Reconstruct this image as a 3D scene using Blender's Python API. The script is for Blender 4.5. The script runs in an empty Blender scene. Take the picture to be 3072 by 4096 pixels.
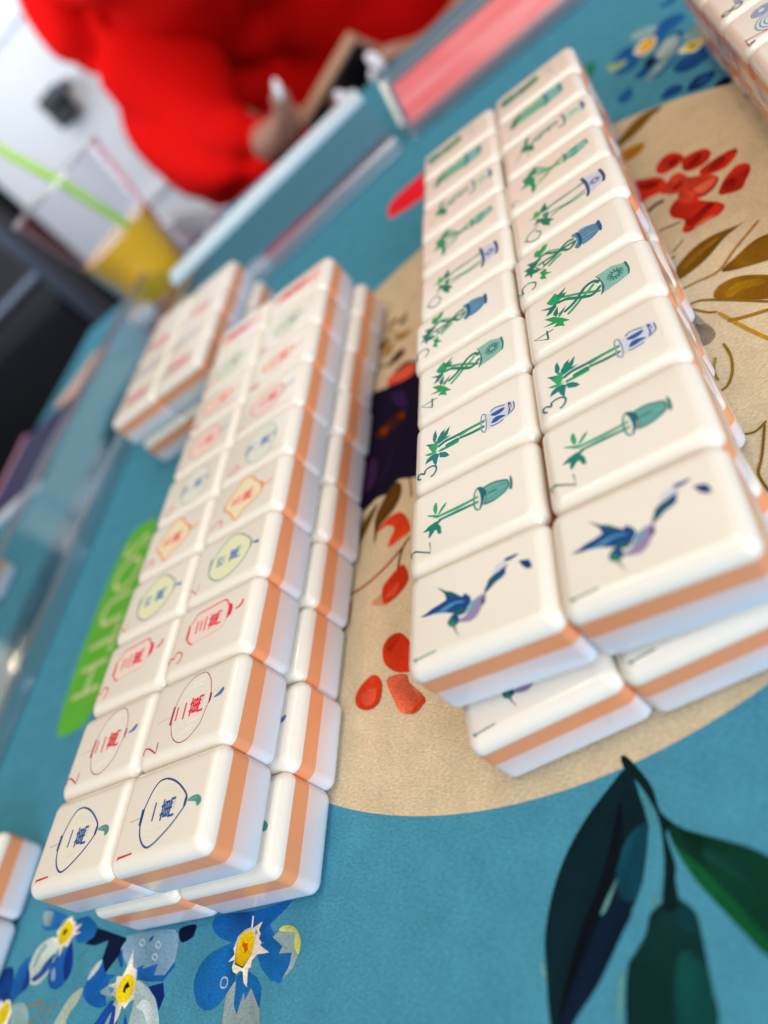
import bpy, bmesh, math, random
from mathutils import Vector, Matrix, noise
random.seed(7)
S = bpy.context.scene
COL = S.collection
MM = 0.001

# ------------------------------------------------------------------ camera
RC = ((0.77439428, 0.04831572, -0.63085584), (-0.40731241, -0.72491904, -0.55550786), (-0.48415917, 0.68713752, -0.54169357))
CAM = Vector((41.84861338, -68.91398284, 119.21397515)) * MM
cd = bpy.data.cameras.new('camera')
cam = bpy.data.objects.new('camera', cd)
COL.objects.link(cam)
m = Matrix(((RC[0][0], -RC[1][0], -RC[2][0], CAM.x), (RC[0][1], -RC[1][1], -RC[2][1], CAM.y), (RC[0][2], -RC[1][2], -RC[2][2], CAM.z), (0, 0, 0, 1)))
cam.matrix_world = m
cd.sensor_fit = 'VERTICAL'
cd.sensor_height = 8.19
cd.sensor_width = 8.19
cd.lens = 3063.3 / 4096 * 8.19
cd.clip_start = 0.005
cd.clip_end = 50
cd.dof.use_dof = True
cd.dof.focus_distance = 0.160
cd.dof.aperture_fstop = 1.6
S.camera = cam

# ------------------------------------------------------------------ world, lamps, exposure
w = bpy.data.worlds.new('World')
S.world = w
w.use_nodes = True
bg = w.node_tree.nodes['Background']
bg.inputs[0].default_value = (1.0, 0.93, 0.86, 1)
bg.inputs[1].default_value = 0.19


def area(name, loc, target, sx, sy, energy, color):
    l = bpy.data.lights.new(name, 'AREA')
    l.shape = 'RECTANGLE'
    l.size, l.size_y = sx, sy
    l.energy = energy
    l.color = color
    o = bpy.data.objects.new(name, l)
    COL.objects.link(o)
    o.location = loc
    o.rotation_euler = (Vector(target) - Vector(loc)).to_track_quat('-Z', 'Y').to_euler()
    return o


area('window_light', (0.98, -1.0, 0.52), (-0.05, 0.06, 0.0), 1.1, 0.8, 28, (0.76, 0.87, 1.0))
area('door_fill_light', (-0.85, 0.60, 0.50), (-0.66, 1.1, 0.48), 0.7, 0.7, 8.2, (0.80, 0.89, 1.0))  # added cool fill lamp, no window here: brightens the white door
area('ceiling_light', (0.1, 0.2, 2.0), (0.0, 0.1, 0.0), 1.4, 1.4, 17.5, (1.0, 0.87, 0.72))
area('ceiling_spot_lamp', (0.12, 0.95, 1.55), (0.0, 0.3, 0.0), 0.09, 0.09, 2.2, (1.0, 0.78, 0.5))

area('ceiling_spot_lamp', (0.15, -0.32, 1.4), (0.0, 0.1, 0.0), 0.05, 0.05, 1.3, (1.0, 0.82, 0.58))
area('ceiling_spot_lamp', (-0.38, 0.05, 1.4), (-0.05, 0.1, 0.0), 0.05, 0.05, 1.1, (1.0, 0.82, 0.58))

vs = S.view_settings
vs.view_transform = 'Standard'
vs.look = 'None'
vs.exposure = 0.06
vs.gamma = 1.0
vs.use_curve_mapping = False
S.cycles.max_bounces = 8
S.cycles.transparent_max_bounces = 16


# ------------------------------------------------------------------ helpers
def lin(h):
    h = h.lstrip('#')
    c = [int(h[i:i + 2], 16) / 255 for i in (0, 2, 4)]
    return tuple((x / 12.92 if x <= 0.04045 else ((x + 0.055) / 1.055) ** 2.4) for x in c)


def mat(name, color, rough=0.5, coat=0.0, metal=0.0, bump=None, var=0.0, spec=0.5):
    """procedural surface: base colour with slight noise variation and optional noise bump (scale, strength)"""
    m = bpy.data.materials.new(name)
    m.use_nodes = True
    nt = m.node_tree
    b = nt.nodes['Principled BSDF']
    c = lin(color) if isinstance(color, str) else color
    b.inputs['Base Color'].default_value = (*c, 1)
    b.inputs['Roughness'].default_value = rough
    b.inputs['Metallic'].default_value = metal
    b.inputs['Coat Weight'].default_value = coat
    b.inputs['Coat Roughness'].default_value = 0.06
    b.inputs['Specular IOR Level'].default_value = spec
    tc = nt.nodes.new('ShaderNodeTexCoord')
    if var:
        n = nt.nodes.new('ShaderNodeTexNoise')
        n.inputs['Scale'].default_value = 60
        n.inputs['Detail'].default_value = 4
        nt.links.new(tc.outputs['Object'], n.inputs['Vector'])
        r = nt.nodes.new('ShaderNodeMapRange')
        r.inputs['To Min'].default_value = 1 - var
        r.inputs['To Max'].default_value = 1 + var
        nt.links.new(n.outputs['Fac'], r.inputs['Value'])
        mx = nt.nodes.new('ShaderNodeMix')
        mx.data_type = 'RGBA'
        mx.blend_type = 'MULTIPLY'
        mx.inputs['Factor'].default_value = 1
        mx.inputs['A'].default_value = (*c, 1)
        nt.links.new(r.outputs['Result'], mx.inputs['B'])
        nt.links.new(mx.outputs['Result'], b.inputs['Base Color'])
    if bump:
        n = nt.nodes.new('ShaderNodeTexNoise')
        n.inputs['Scale'].default_value = bump[0]
        n.inputs['Detail'].default_value = 5
        nt.links.new(tc.outputs['Object'], n.inputs['Vector'])
        bp = nt.nodes.new('ShaderNodeBump')
        bp.inputs['Strength'].default_value = bump[1]
        bp.inputs['Distance'].default_value = bump[2] if len(bump) > 2 else 0.0005
        nt.links.new(n.outputs['Fac'], bp.inputs['Height'])
        nt.links.new(bp.outputs['Normal'], b.inputs['Normal'])
    return m


def acrylic(name, tint, gloss=0.14, rough=0.04):
    """clear cast sheet: tinted transparency under a fresnel gloss"""
    m = bpy.data.materials.new(name)
    m.use_nodes = True
    nt = m.node_tree
    nt.nodes.clear()
    out = nt.nodes.new('ShaderNodeOutputMaterial')
    tr = nt.nodes.new('ShaderNodeBsdfTransparent')
    tr.inputs['Color'].default_value = (*tint, 1)
    gl = nt.nodes.new('ShaderNodeBsdfGlossy')
    gl.inputs['Color'].default_value = (1, 1, 1, 1)
    gl.inputs['Roughness'].default_value = rough
    lw = nt.nodes.new('ShaderNodeLayerWeight')
    lw.inputs['Blend'].default_value = 0.5
    pw = nt.nodes.new('ShaderNodeMath')
    pw.operation = 'POWER'
    pw.inputs[1].default_value = 4.0
    nt.links.new(lw.outputs['Facing'], pw.inputs[0])
    ad = nt.nodes.new('ShaderNodeMath')
    ad.operation = 'MULTIPLY_ADD'
    ad.inputs[1].default_value = 0.8
    ad.inputs[2].default_value = gloss
    ad.use_clamp = True
    nt.links.new(pw.outputs['Value'], ad.inputs[0])
    mx = nt.nodes.new('ShaderNodeMixShader')
    nt.links.new(ad.outputs['Value'], mx.inputs['Fac'])
    nt.links.new(tr.outputs['BSDF'], mx.inputs[1])
    nt.links.new(gl.outputs['BSDF'], mx.inputs[2])
    nt.links.new(mx.outputs['Shader'], out.inputs['Surface'])
    return m


def obj(name, me, mats=(), parent=None, loc=None, smooth=False):
    if isinstance(me, bmesh.types.BMesh):
        bm = me
        me = bpy.data.meshes.new(name)
        bm.to_mesh(me)
        bm.free()
    for x in (mats if isinstance(mats, (list, tuple)) else [mats]):
        me.materials.append(x)
    if smooth:
        for f in me.polygons:
            f.use_smooth = True
    o = bpy.data.objects.new(name, me)
    COL.objects.link(o)
    if parent:
        o.parent = parent
    if loc:
        o.location = loc
    return o


def tag(o, label=None, cat=None, group=None, kind=None):
    if label: o['label'] = label
    if cat: o['category'] = cat
    if group: o['group'] = group
    if kind: o['kind'] = kind
    return o


def empty(name, loc=(0, 0, 0), rz=0.0, **kw):
    o = bpy.data.objects.new(name, None)
    o.empty_display_size = 0.01
    COL.objects.link(o)
    o.location = loc
    o.rotation_euler = (0, 0, rz)
    return tag(o, **kw)


def box(bm, x0, x1, y0, y1, z0, z1, bev=0.0, seg=2):
    r = bmesh.ops.create_cube(bm, size=1)
    vs_ = r['verts']
    bmesh.ops.scale(bm, vec=(x1 - x0, y1 - y0, z1 - z0), verts=vs_)
    bmesh.ops.translate(bm, vec=((x0 + x1) / 2, (y0 + y1) / 2, (z0 + z1) / 2), verts=vs_)
    if bev:
        es = list({e for v in vs_ for e in v.link_edges})
        bmesh.ops.bevel(bm, geom=es, offset=bev, segments=seg, profile=0.6, affect='EDGES')
    return bm


def prism(bm, pts, a, b, axis=0):
    """extrude a 2-D outline between a and b along axis (0 = x with pts (y,z), 1 = y with pts (x,z), 2 = z)"""
    def P(q, t):
        return {0: (t, q[0], q[1]), 1: (q[0], t, q[1]), 2: (q[0], q[1], t)}[axis]
    A = [bm.verts.new(P(q, a)) for q in pts]
    B = [bm.verts.new(P(q, b)) for q in pts]
    n = len(pts)
    for i in range(n):
        bm.faces.new((A[i], A[(i + 1) % n], B[(i + 1) % n], B[i]))
    bm.faces.new(A[::-1])
    bm.faces.new(B)
    bmesh.ops.recalc_face_normals(bm, faces=bm.faces)
    return bm


def tube(bm, pts, r, seg=12, cap=True):
    pts = [Vector(q) for q in pts]
    rr = r if isinstance(r, (list, tuple)) else [r] * len(pts)
    rings = []
    for i, q in enumerate(pts):
        t = (pts[min(i + 1, len(pts) - 1)] - pts[max(i - 1, 0)]).normalized()
        u = t.orthogonal().normalized() if i == 0 else (u - t * u.dot(t)).normalized()
        v = t.cross(u)
        rings.append([bm.verts.new(q + (u * math.cos(2 * math.pi * k / seg) + v * math.sin(2 * math.pi * k / seg)) * rr[i]) for k in range(seg)])
    for a, b in zip(rings, rings[1:]):
        for k in range(seg):
            bm.faces.new((a[k], a[(k + 1) % seg], b[(k + 1) % seg], b[k]))
    if cap:
        bm.faces.new(rings[0][::-1])
        bm.faces.new(rings[-1])
    bmesh.ops.recalc_face_normals(bm, faces=bm.faces)
    return bm


def lathe(bm, prof, seg=48):
    rings = []
    for r, z in prof:
        if r < 1e-6:
            rings.append([bm.verts.new((0, 0, z))])
        else:
            rings.append([bm.verts.new((r * math.cos(2 * math.pi * k / seg), r * math.sin(2 * math.pi * k / seg), z)) for k in range(seg)])
    for a, b in zip(rings, rings[1:]):
        for k in range(seg):
            k2 = (k + 1) % seg
            q = [a[k % len(a)]] + ([a[k2]] if len(a) > 1 else []) + ([b[k2]] if len(b) > 1 else []) + [b[k % len(b)]]
            bm.faces.new(q)
    bmesh.ops.recalc_face_normals(bm, faces=bm.faces)
    return bm


# ------------------------------------------------------------------ flat printed artwork (coordinates on the printed face)
def catmull(p, closed, n=4):
    out = []
    N = len(p)
    for i in range(N if closed else N - 1):
        a, b, c, d = (p[(i - 1) % N], p[i], p[(i + 1) % N], p[(i + 2) % N]) if closed else (p[max(i - 1, 0)], p[i], p[i + 1], p[min(i + 2, N - 1)])
        for k in range(n):
            t = k / n
            out.append(0.5 * ((2 * b) + (c - a) * t + (2 * a - 5 * b + 4 * c - d) * t * t + (3 * b - a - 3 * c + d) * t ** 3))
    if not closed:
        out.append(p[-1])
    return out


class Print:
    """collects flat coloured shapes; every shape lies a few microns above the one before"""
    def __init__(s, z0, dz):
        s.V, s.F, s.C, s.z, s.dz = [], [], [], z0, dz

    def face(s, pts, c):
        i = len(s.V)
        s.V += [(q[0], q[1], s.z) for q in pts]
        s.F.append(list(range(i, i + len(pts))))
        s.C.append(c)

    def poly(s, pts, c, wash=0.0):
        if wash:      # watercolour: pigment pools unevenly inside the shape
            ph = Vector((random.random() * 50, random.random() * 50, 0))
            c = [tuple(max(0.0, x * (1 + wash * noise.noise(Vector((q[0], q[1], 0)) * 170 + ph) + 0.5 * wash * noise.noise(Vector((q[0], q[1], 0)) * 420 + ph))) for x in c) for q in pts]
        a = sum(pts[i][0] * pts[(i + 1) % len(pts)][1] - pts[(i + 1) % len(pts)][0] * pts[i][1] for i in range(len(pts)))
        s.face(pts if a > 0 else pts[::-1], (c if a > 0 else c[::-1]) if isinstance(c, list) else c)
        s.z += s.dz

    def stroke(s, p, wd, c):
        L, Rr = [], []
        for i, q in enumerate(p):
            t = p[min(i + 1, len(p) - 1)] - p[max(i - 1, 0)]
            if t.length < 1e-9:
                t = Vector((1, 0))
            n = Vector((-t.y, t.x)).normalized() * wd / 2
            f = 1.0 if 0 < i < len(p) - 1 else 0.7
            L.append(q + n * f)
            Rr.append(q - n * f)
        for i in range(len(p) - 1):
            s.face((Rr[i], Rr[i + 1], L[i + 1], L[i]), c)
        s.z += s.dz

    def art(s, rows, unit, fn=lambda q: q, tone=(1, 1, 1), fat=1.0, wash=0.0):
        for col, wd, sm, txt in rows:
            a = [float(x) * unit for x in txt.split()]
            p = [fn(Vector((a[i], a[i + 1]))) for i in range(0, len(a), 2)]
            c = lin(col)
            c = c if min(c) > 0.42 else tuple(a_ * b_ for a_, b_ in zip(c, tone))
            if wd:
                s.stroke(catmull(p, False) if sm and len(p) > 2 else p, wd * unit * fat, c)
            else:
                s.poly(catmull(p, True, 4) if sm else p, c, wash)

    def text(s, body, x, y, size, c, rot=0.0, fn=lambda q: q, sx=1.0, bold=0.0):
        cu = bpy.data.curves.new('lettering', 'FONT')
        cu.body = body
        cu.align_x = 'CENTER'
        cu.align_y = 'CENTER'
        cu.size = 1
        cu.offset = bold
        o = bpy.data.objects.new('lettering', cu)
        COL.objects.link(o)
        bpy.context.view_layer.update()
        me = bpy.data.meshes.new_from_object(o.evaluated_get(bpy.context.evaluated_depsgraph_get()))
        xs = [v.co.x for v in me.vertices]
        ys = [v.co.y for v in me.vertices]
        cx, cy = (min(xs) + max(xs)) / 2, (min(ys) + max(ys)) / 2
        cr, sr = math.cos(rot), math.sin(rot)
        i0 = len(s.V)
        for v in me.vertices:
            px, py = (v.co.x - cx) * size * sx, (v.co.y - cy) * size
            q = fn(Vector((x + cr * px - sr * py, y + sr * px + cr * py)))
            s.V.append((q[0], q[1], s.z))
        for f in me.polygons:
            s.F.append([i0 + k for k in f.vertices])
            s.C.append(c)
        s.z += s.dz
        bpy.data.objects.remove(o)
        bpy.data.curves.remove(cu)
        bpy.data.meshes.remove(me)

    def mesh(s, name):
        me = bpy.data.meshes.new(name)
        me.from_pydata(s.V, [], s.F)
        at = me.color_attributes.new('ink', 'FLOAT_COLOR', 'CORNER')
        k = 0
        for f, c in zip(me.polygons, s.C):
            for j_ in range(f.loop_total):
                at.data[k].color = (*(c[j_] if isinstance(c, list) else c), 1)
                k += 1
        bm = bmesh.new()
        bm.from_mesh(me)
        for f in bm.faces:
            f.normal_update()
            if f.normal.z < 0:
                f.normal_flip()
        bm.to_mesh(me)
        bm.free()
        return me


ART = {
 'bam1': [
  ('#b997c4',0,1,'-418 304 -363 287 -346 179 -262 85 -160 -41 -57 -167 -75 -241 -225 -226 -302 -155 -422 -75 -493 48 -475 183'),
  ('#8fb4d6',0,1,'-337 164 -121 49 -82 -44 -51 -152 -182 -55 -275 55'),
  ('#c9cdd6',0,1,'295 -383 388 -464 451 -574 425 -797 352 -643 303 -504'),
  ('#12627f',0,0,'-27 -206 196 -316 259 -426 292 -564 280 -623 169 -652 121 -582 72 -445 -15 -320 -59 -242'),
  ('#14509c',0,0,'290 -533 349 -717 263 -659 169 -652 144 -583 202 -513'),
  ('#17489b',0,1,'460 -643 491 -698 486 -876 466 -933 418 -811 420 -707'),
  ('#123f8f',0,0,'316 -920 258 -1104 155 -1151 53 -1148 86 -1044 195 -968'),
  ('#0d4a9c',0,0,'529 774 340 560 281 447 129 291 78 229 117 189 115 149 77 135 15 67 -105 49 -188 113 -276 162 -280 301 -210 393 -102 613 -39 839 -20 1020 12 1137 43 996 98 856 115 725 159 562 320 609'),
  ('#0b6478',0,0,'513 757 340 560 266 432 121 291 137 418 249 561'),
  ('#5fa4cf',0,1,'-16 216 29 356 31 547 -23 725 -33 872 -79 629 -44 484 -19 357 -56 217'),
  ('#0a6a70',0,1,'-159 439 -156 298 -215 160 -285 178 -301 270 -254 362'),
  ('#1a6a84',0,1,'-213 424 -267 331 -418 304 -472 398 -450 490 -351 544 -274 504'),
  ('#2f9a78',0,1,'-382 505 -355 458 -406 389 -457 397 -441 475'),
  ('#0d4a9c',0,1,'-222 440 -239 362 -320 317 -396 319 -334 395'),
  ('#5d4358',0,0,'-453 444 -475 390 -592 362 -730 297 -619 370'),
  ('#4d2f55',0,1,'-177 -154 -111 -217 -181 -198 -209 -227 -263 -172'),
  ('#6f9c94',21,1,'-846 1233 -809 789'),
  ('#5f948c',0,1,'-817 1250 -830 1193 -875 1192 -862 1249'),
 ],
 'bam2': [
  ('#41b98d',45,0,'90 764 73 266 91 -217'),
  ('#159484',42,0,'-18 715 -25 237 -40 -226'),
  ('#3cb98a',0,1,'505 780 342 739 204 755 204 805 366 846'),
  ('#3cb98a',0,0,'367 509 271 551 154 666 126 747 263 665 345 583'),
  ('#34b184',0,0,'269 1004 172 796 99 666 81 829 117 813 200 945'),
  ('#0e8f7c',0,0,'-44 618 -107 715 -212 651 -394 636 -370 716 -244 756 -235 788 -373 924 -325 949 -188 926 -154 1090 -55 943 -18 780'),
  ('#86bfbb',0,1,'258 -347 283 -516 238 -724 164 -874 18 -892 -66 -857 -147 -727 -208 -561 -193 -354 -39 -393 126 -386'),
  ('#3d8f9c',25,1,'261 -348 265 -591 163 -866'),
  ('#3d8f9c',25,1,'-180 -348 -174 -608 -71 -849'),
  ('#5da3a6',13,1,'121 -394 134 -642 87 -868'),
  ('#5da3a6',13,1,'-95 -397 -55 -630 -3 -869'),
  ('#37564f',14,1,'170 -864 40 -886 -66 -857'),
  ('#2f6a66',19,1,'56 -428 56 -548 56 -637'),
  ('#2b8d90',0,1,'203 -914 220 -944 95 -971 -45 -967 -125 -939 -87 -891 44 -909'),
  ('#d9dccb',0,1,'334 -205 285 -303 30 -366 -219 -278 -237 -187 -97 -125 201 -137'),
  ('#5c9aa8',19,1,'334 -205 201 -137 -97 -125 -237 -187 -228 -278'),
  ('#41b98d',42,0,'91 -63 91 -217'),
  ('#159484',41,0,'-41 -73 -40 -226'),
  ('#0f7488',0,1,'334 -205 290 -318 152 -388 -18 -356 -168 -311 -216 -241 -57 -271 148 -258'),
  ('#37564f',13,1,'152 -372 -3 -391 -198 -332'),
  ('#3f8478',21,0,'-675 1345 -577 1355 -551 1259 -755 890 -488 909'),
 ],
 'bam3': [
  ('#2fae72',43,1,'-176 740 -190 511 -186 233'),
  ('#128d84',46,1,'-34 775 29 579 10 299 12 22 3 -417'),
  ('#11917c',46,1,'-122 580 -114 197 -151 -57 -163 -408'),
  ('#3cb97c',35,1,'-49 213 -9 23 8 -199 -18 -416'),
  ('#e0dac8',14,0,'-22 299 -113 215'),
  ('#e0dac8',14,1,'-72 196 -97 -25 -113 -278'),
  ('#0f8f80',0,0,'554 840 314 803 147 866 284 921 452 904'),
  ('#0f8f80',0,0,'443 459 210 524 87 632 53 775 225 803 315 739 379 703 438 594 316 613'),
  ('#0f8f80',0,0,'143 428 92 543 99 650 160 578'),
  ('#0e8a85',0,0,'248 1113 136 866 29 901 12 974 137 1029'),
  ('#3db97e',0,0,'200 830 163 775 -49 784 -137 847 -166 900 115 1029 107 920'),
  ('#3db97e',0,0,'-71 1127 -84 1009 -137 847 -156 722 -188 900 -158 1026'),
  ('#0f8b94',0,0,'-229 740 -290 599 -368 530 -480 471 -480 566 -389 722'),
  ('#0e8b90',0,0,'-373 1104 -253 1061 -195 954 -192 829 -278 731 -396 775 -582 810 -475 881 -346 917'),
  ('#c9d0dc',0,1,'187 -434 129 -573 244 -596 231 -761 177 -921 141 -1113 -67 -1128 -175 -1072 -219 -957 -269 -794 -317 -564 -274 -444 -52 -464'),
  ('#a9aed0',17,1,'193 -426 220 -360 110 -330 -85 -329 -210 -323 -331 -375 -324 -425 -88 -453 193 -426'),
  ('#2b5fb0',0,1,'87 -571 105 -753 84 -898 -6 -844 -27 -696 22 -600'),
  ('#2b5fb0',0,1,'-174 -572 -75 -644 -84 -773 -175 -912 -197 -782 -222 -684 -206 -587'),
  ('#5360ae',16,1,'162 -558 221 -628 212 -743 157 -904'),
  ('#5360ae',15,1,'-265 -551 -290 -631 -288 -760 -263 -858'),
  ('#3a55a8',0,0,'188 -979 136 -1048 45 -1009 -101 -1030 -198 -959 -52 -993'),
  ('#5d68b2',15,1,'120 -1111 -96 -1110 -198 -959'),
  ('#5d68b2',15,1,'105 -1045 -31 -1051'),
  ('#17808a',23,1,'-771 1196 -722 1277 -623 1271 -605 1199 -662 1109 -569 1093 -532 987 -559 863 -650 801 -741 819 -815 879 -832 949'),
 ],
 'bam4': [
  ('#49b880',40,1,'468 483 357 315 210 84 -135 -350'),
  ('#49b880',43,1,'-266 432 -138 238 -4 79 124 -115 248 -255'),
  ('#0d8a72',47,1,'350 608 301 395 148 199 -17 -7 -97 -185 55 -381'),
  ('#0d8a72',48,1,'-111 502 -24 294 111 134 308 -54 342 -252 189 -368'),
  ('#1fae72',0,0,'758 615 600 523 575 378 440 487 350 608 401 750 557 845 617 782 698 679'),
  ('#0b8a70',0,0,'612 595 755 327 549 473 507 552'),
  ('#0b8a70',0,0,'511 496 560 334 445 431 447 523'),
  ('#0a8572',0,0,'444 1008 347 757 404 602 232 641 105 784 112 913 272 802'),
  ('#0a8a74',0,0,'84 732 226 605 -46 629 -111 682 4 741'),
  ('#1c9f78',0,0,'-54 621 95 412 -33 492 -143 559 -184 636'),
  ('#22ae68',0,0,'37 958 -48 747 -246 572 -488 409 -429 560 -585 544 -481 655 -411 789 -333 690 -221 1023 -215 785'),
  ('#a9d2c4',0,0,'460 -358 482 -691 323 -985 56 -1019 -136 -975 -208 -741 -256 -382 -6 -439 262 -414'),
  ('#8fc2b4',15,0,'173 -468 198 -945'),
  ('#8fc2b4',15,0,'-47 -449 11 -978'),
  ('#2a7f95',0,1,'487 -319 290 -401 -47 -449 -226 -395 -281 -336 -95 -382 158 -397'),
  ('#2c8088',0,1,'350 -948 321 -1001 81 -1024 -89 -1000 -133 -960 69 -980'),
  ('#2f7f8c',25,0,'198 -716 322 -716'),
  ('#2f7f8c',25,0,'191 -687 303 -634'),
  ('#2f7f8c',25,0,'173 -665 250 -568'),
  ('#2f7f8c',25,0,'146 -652 174 -531'),
  ('#2f7f8c',25,0,'117 -652 90 -531'),
  ('#2f7f8c',25,0,'91 -665 13 -568'),
  ('#2f7f8c',25,0,'72 -687 -39 -634'),
  ('#2f7f8c',25,0,'66 -716 -58 -716'),
  ('#2f7f8c',25,0,'72 -745 -39 -798'),
  ('#2f7f8c',25,0,'91 -768 13 -864'),
  ('#2f7f8c',25,0,'117 -780 90 -901'),
  ('#2f7f8c',25,0,'146 -780 174 -901'),
  ('#2f7f8c',25,0,'173 -768 250 -864'),
  ('#2f7f8c',25,0,'191 -745 303 -798'),
  ('#1a8074',18,0,'-474 797 -491 1253 -725 933'),
  ('#1a8074',31,0,'-409 943 -718 941'),
 ],
 'bam5': [
  ('#5cbd84',45,1,'-203 563 -82 376 -10 195'),
  ('#58b48c',25,1,'436 603 418 476 211 214'),
  ('#0c8b70',45,1,'381 755 402 574 223 371 97 166 -44 -2 92 -174'),
  ('#0c8b70',45,1,'109 817 117 574 108 321 221 150 300 -1 247 -165'),
  ('#0c8b70',45,1,'-68 659 6 428 129 193 145 -58 109 -207'),
  ('#27b068',0,0,'787 466 591 537 521 626 416 735 568 868 734 834 770 764 710 688 807 595'),
  ('#0b8468',0,0,'390 738 314 697 210 806 108 865 72 934 -9 861 -145 763 -149 860 -112 969 -246 1022 -41 1059 -42 1198 109 1094 246 1180 255 998 446 1079 370 871'),
  ('#22ae62',0,0,'-191 673 -278 619 -359 644 -524 507 -471 641 -473 688 -638 660 -553 775 -456 828 -397 758 -237 805 -217 723'),
  ('#0c8b70',21,1,'82 868 -121 760 -68 659 89 674'),
  ('#7fabd0',0,1,'398 -279 468 -412 299 -720 135 -747 -56 -738 -197 -553 -200 -299 48 -328'),
  ('#1d548c',15,1,'341 -301 339 -515 259 -729'),
  ('#1d548c',15,1,'239 -325 241 -546 170 -730'),
  ('#1d548c',15,1,'102 -331 128 -544 94 -733'),
  ('#1d548c',15,1,'-29 -321 -32 -534 7 -734'),
  ('#1d548c',15,1,'-152 -306 -143 -532 -56 -738'),
  ('#4f93b4',0,1,'402 -109 459 -194 348 -272 105 -328 -120 -303 -243 -218 -205 -163 -111 -130 45 -213 264 -198'),
  ('#0e4f86',0,1,'430 -229 382 -292 129 -332 -80 -317 -226 -250 -107 -245 119 -270'),
  ('#1c62a0',0,1,'287 -719 374 -777 274 -821 2 -829 -117 -787 -33 -742 143 -740'),
  ('#1d7f74',21,1,'-726 1062 -694 979 -557 934 -444 1002 -389 1141 -460 1277 -599 1298 -665 1272 -671 1393'),
  ('#1d7f74',31,0,'-507 1411 -671 1393'),
 ],
 'bam6': [
  ('#3ea97f',34,1,'191 425 284 242 307 33 291 -203 288 -620'),
  ('#3ea97f',34,1,'269 382 271 106 279 -285 336 -610'),
  ('#3ea97f',33,1,'-32 381 -85 115 -137 -147 -72 -633'),
  ('#3ea97f',33,1,'-242 370 -172 24 -223 -235 -211 -613'),
  ('#0b8770',0,0,'632 412 447 414 210 388 184 495 256 628 423 575'),
  ('#0b8770',0,0,'424 295 270 434 357 372'),
  ('#5cc063',0,0,'456 678 244 541 138 640 141 745 255 964 251 805 439 768'),
  ('#0b8768',0,0,'102 766 -67 557 -299 377 -486 280 -448 411 -633 415 -409 593 -190 639 -139 860 -45 728'),
  ('#0f8a78',0,1,'68 560 115 468 45 389 -156 412 -164 481 -9 551'),
  ('#9fd0b8',0,1,'-1 481 -31 432 -78 472'),
  ('#c3c5dc',0,0,'539 -639 453 -891 303 -1063 -54 -1118 -227 -1074 -324 -837 -377 -661 -45 -686 287 -669'),
  ('#3c5486',44,1,'570 -593 258 -665 -175 -683 -458 -625'),
  ('#3f4f84',43,1,'432 -1059 170 -1106 -81 -1113 -255 -1069'),
  ('#4a4f90',22,0,'99 -885 194 -885'),
  ('#4a4f90',22,0,'92 -858 174 -810'),
  ('#4a4f90',22,0,'72 -838 119 -755'),
  ('#4a4f90',22,0,'44 -830 44 -735'),
  ('#4a4f90',22,0,'17 -838 -31 -755'),
  ('#4a4f90',22,0,'-3 -858 -85 -810'),
  ('#4a4f90',22,0,'-10 -885 -105 -885'),
  ('#4a4f90',22,0,'-3 -913 -85 -960'),
  ('#4a4f90',22,0,'17 -933 -31 -1015'),
  ('#4a4f90',22,0,'44 -940 44 -1035'),
  ('#4a4f90',22,0,'72 -933 119 -1015'),
  ('#4a4f90',22,0,'92 -913 174 -960'),
  ('#4f9d6c',20,1,'-256 715 -368 882 -489 1041 -667 1075 -825 943 -843 775 -697 692 -585 706 -444 820'),
  ('#4f9d6c',17,0,'-592 1164 -691 1068'),
 ],
 'bam7': [
  ('#9fd0b4',0,1,'727 414 180 78 319 249 494 419'),
  ('#3fae78',30,1,'367 545 80 89 148 -175 262 -407'),
  ('#3fae78',30,1,'159 509 33 58 101 -333'),
  ('#3fae78',30,1,'-179 487 -85 108 -3 -121 -118 -323'),
  ('#3fae78',30,1,'406 465 146 82 76 -94 234 -349'),
  ('#3fae78',30,1,'-375 507 -222 197 -14 27'),
  ('#1f9e72',0,0,'742 451 514 379 338 472 289 572 77 480 -132 520 -463 498 -630 588 -540 653 -279 627 -53 681 -68 776 -8 980 114 798 441 864 485 706 628 616'),
  ('#a5d3bd',0,1,'267 -480 329 -669 334 -865 320 -1023 117 -1072 -32 -1041 -116 -872 -178 -688 -143 -516 -61 -438'),
  ('#8fbfa0',0,1,'333 -362 281 -446 23 -485 -126 -429 -141 -338 111 -352'),
  ('#4f8f78',16,1,'319 -397 27 -431 -154 -372'),
  ('#4f8f78',16,1,'281 -446 13 -465 -135 -410'),
  ('#3aa58c',0,1,'248 -568 272 -804 122 -747 168 -593'),
  ('#35a096',0,1,'-37 -548 -2 -800 -118 -749 -115 -573'),
  ('#5ea088',24,1,'287 -894 296 -1037 73 -1074 -16 -1043'),
  ('#93a886',22,1,'-723 1211 -486 1226 -475 1153 -482 1040'),
 ],
 'bam8': [
  ('#8ecab2',48,1,'266 410 410 -47 226 -421'),
  ('#2d9d78',52,1,'110 506 213 214 274 8 297 -193 378 -439'),
  ('#2d9d78',30,1,'248 371 42 191 331 41 163 -139 394 -244 216 -400'),
  ('#1f9670',0,0,'735 447 419 559 186 580 74 429 -339 389 -324 507 -85 686 -13 842 239 780 358 687 644 641'),
  ('#bccfbe',0,1,'391 -616 423 -833 391 -1135 48 -1143 -88 -861 -31 -621'),
  ('#8ca397',38,1,'253 -772 274 -890 239 -1038'),
  ('#4f86a4',38,1,'580 -483 458 -605 34 -610 -171 -546 -64 -405'),
  ('#4f86a8',59,1,'514 -1171 201 -1212 -30 -1161'),
  ('#7fae92',22,1,'-69 806 -234 922 -322 1031'),
  ('#93ac98',26,0,'-282 643 -476 601'),
 ],
 'bam9': [
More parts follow.
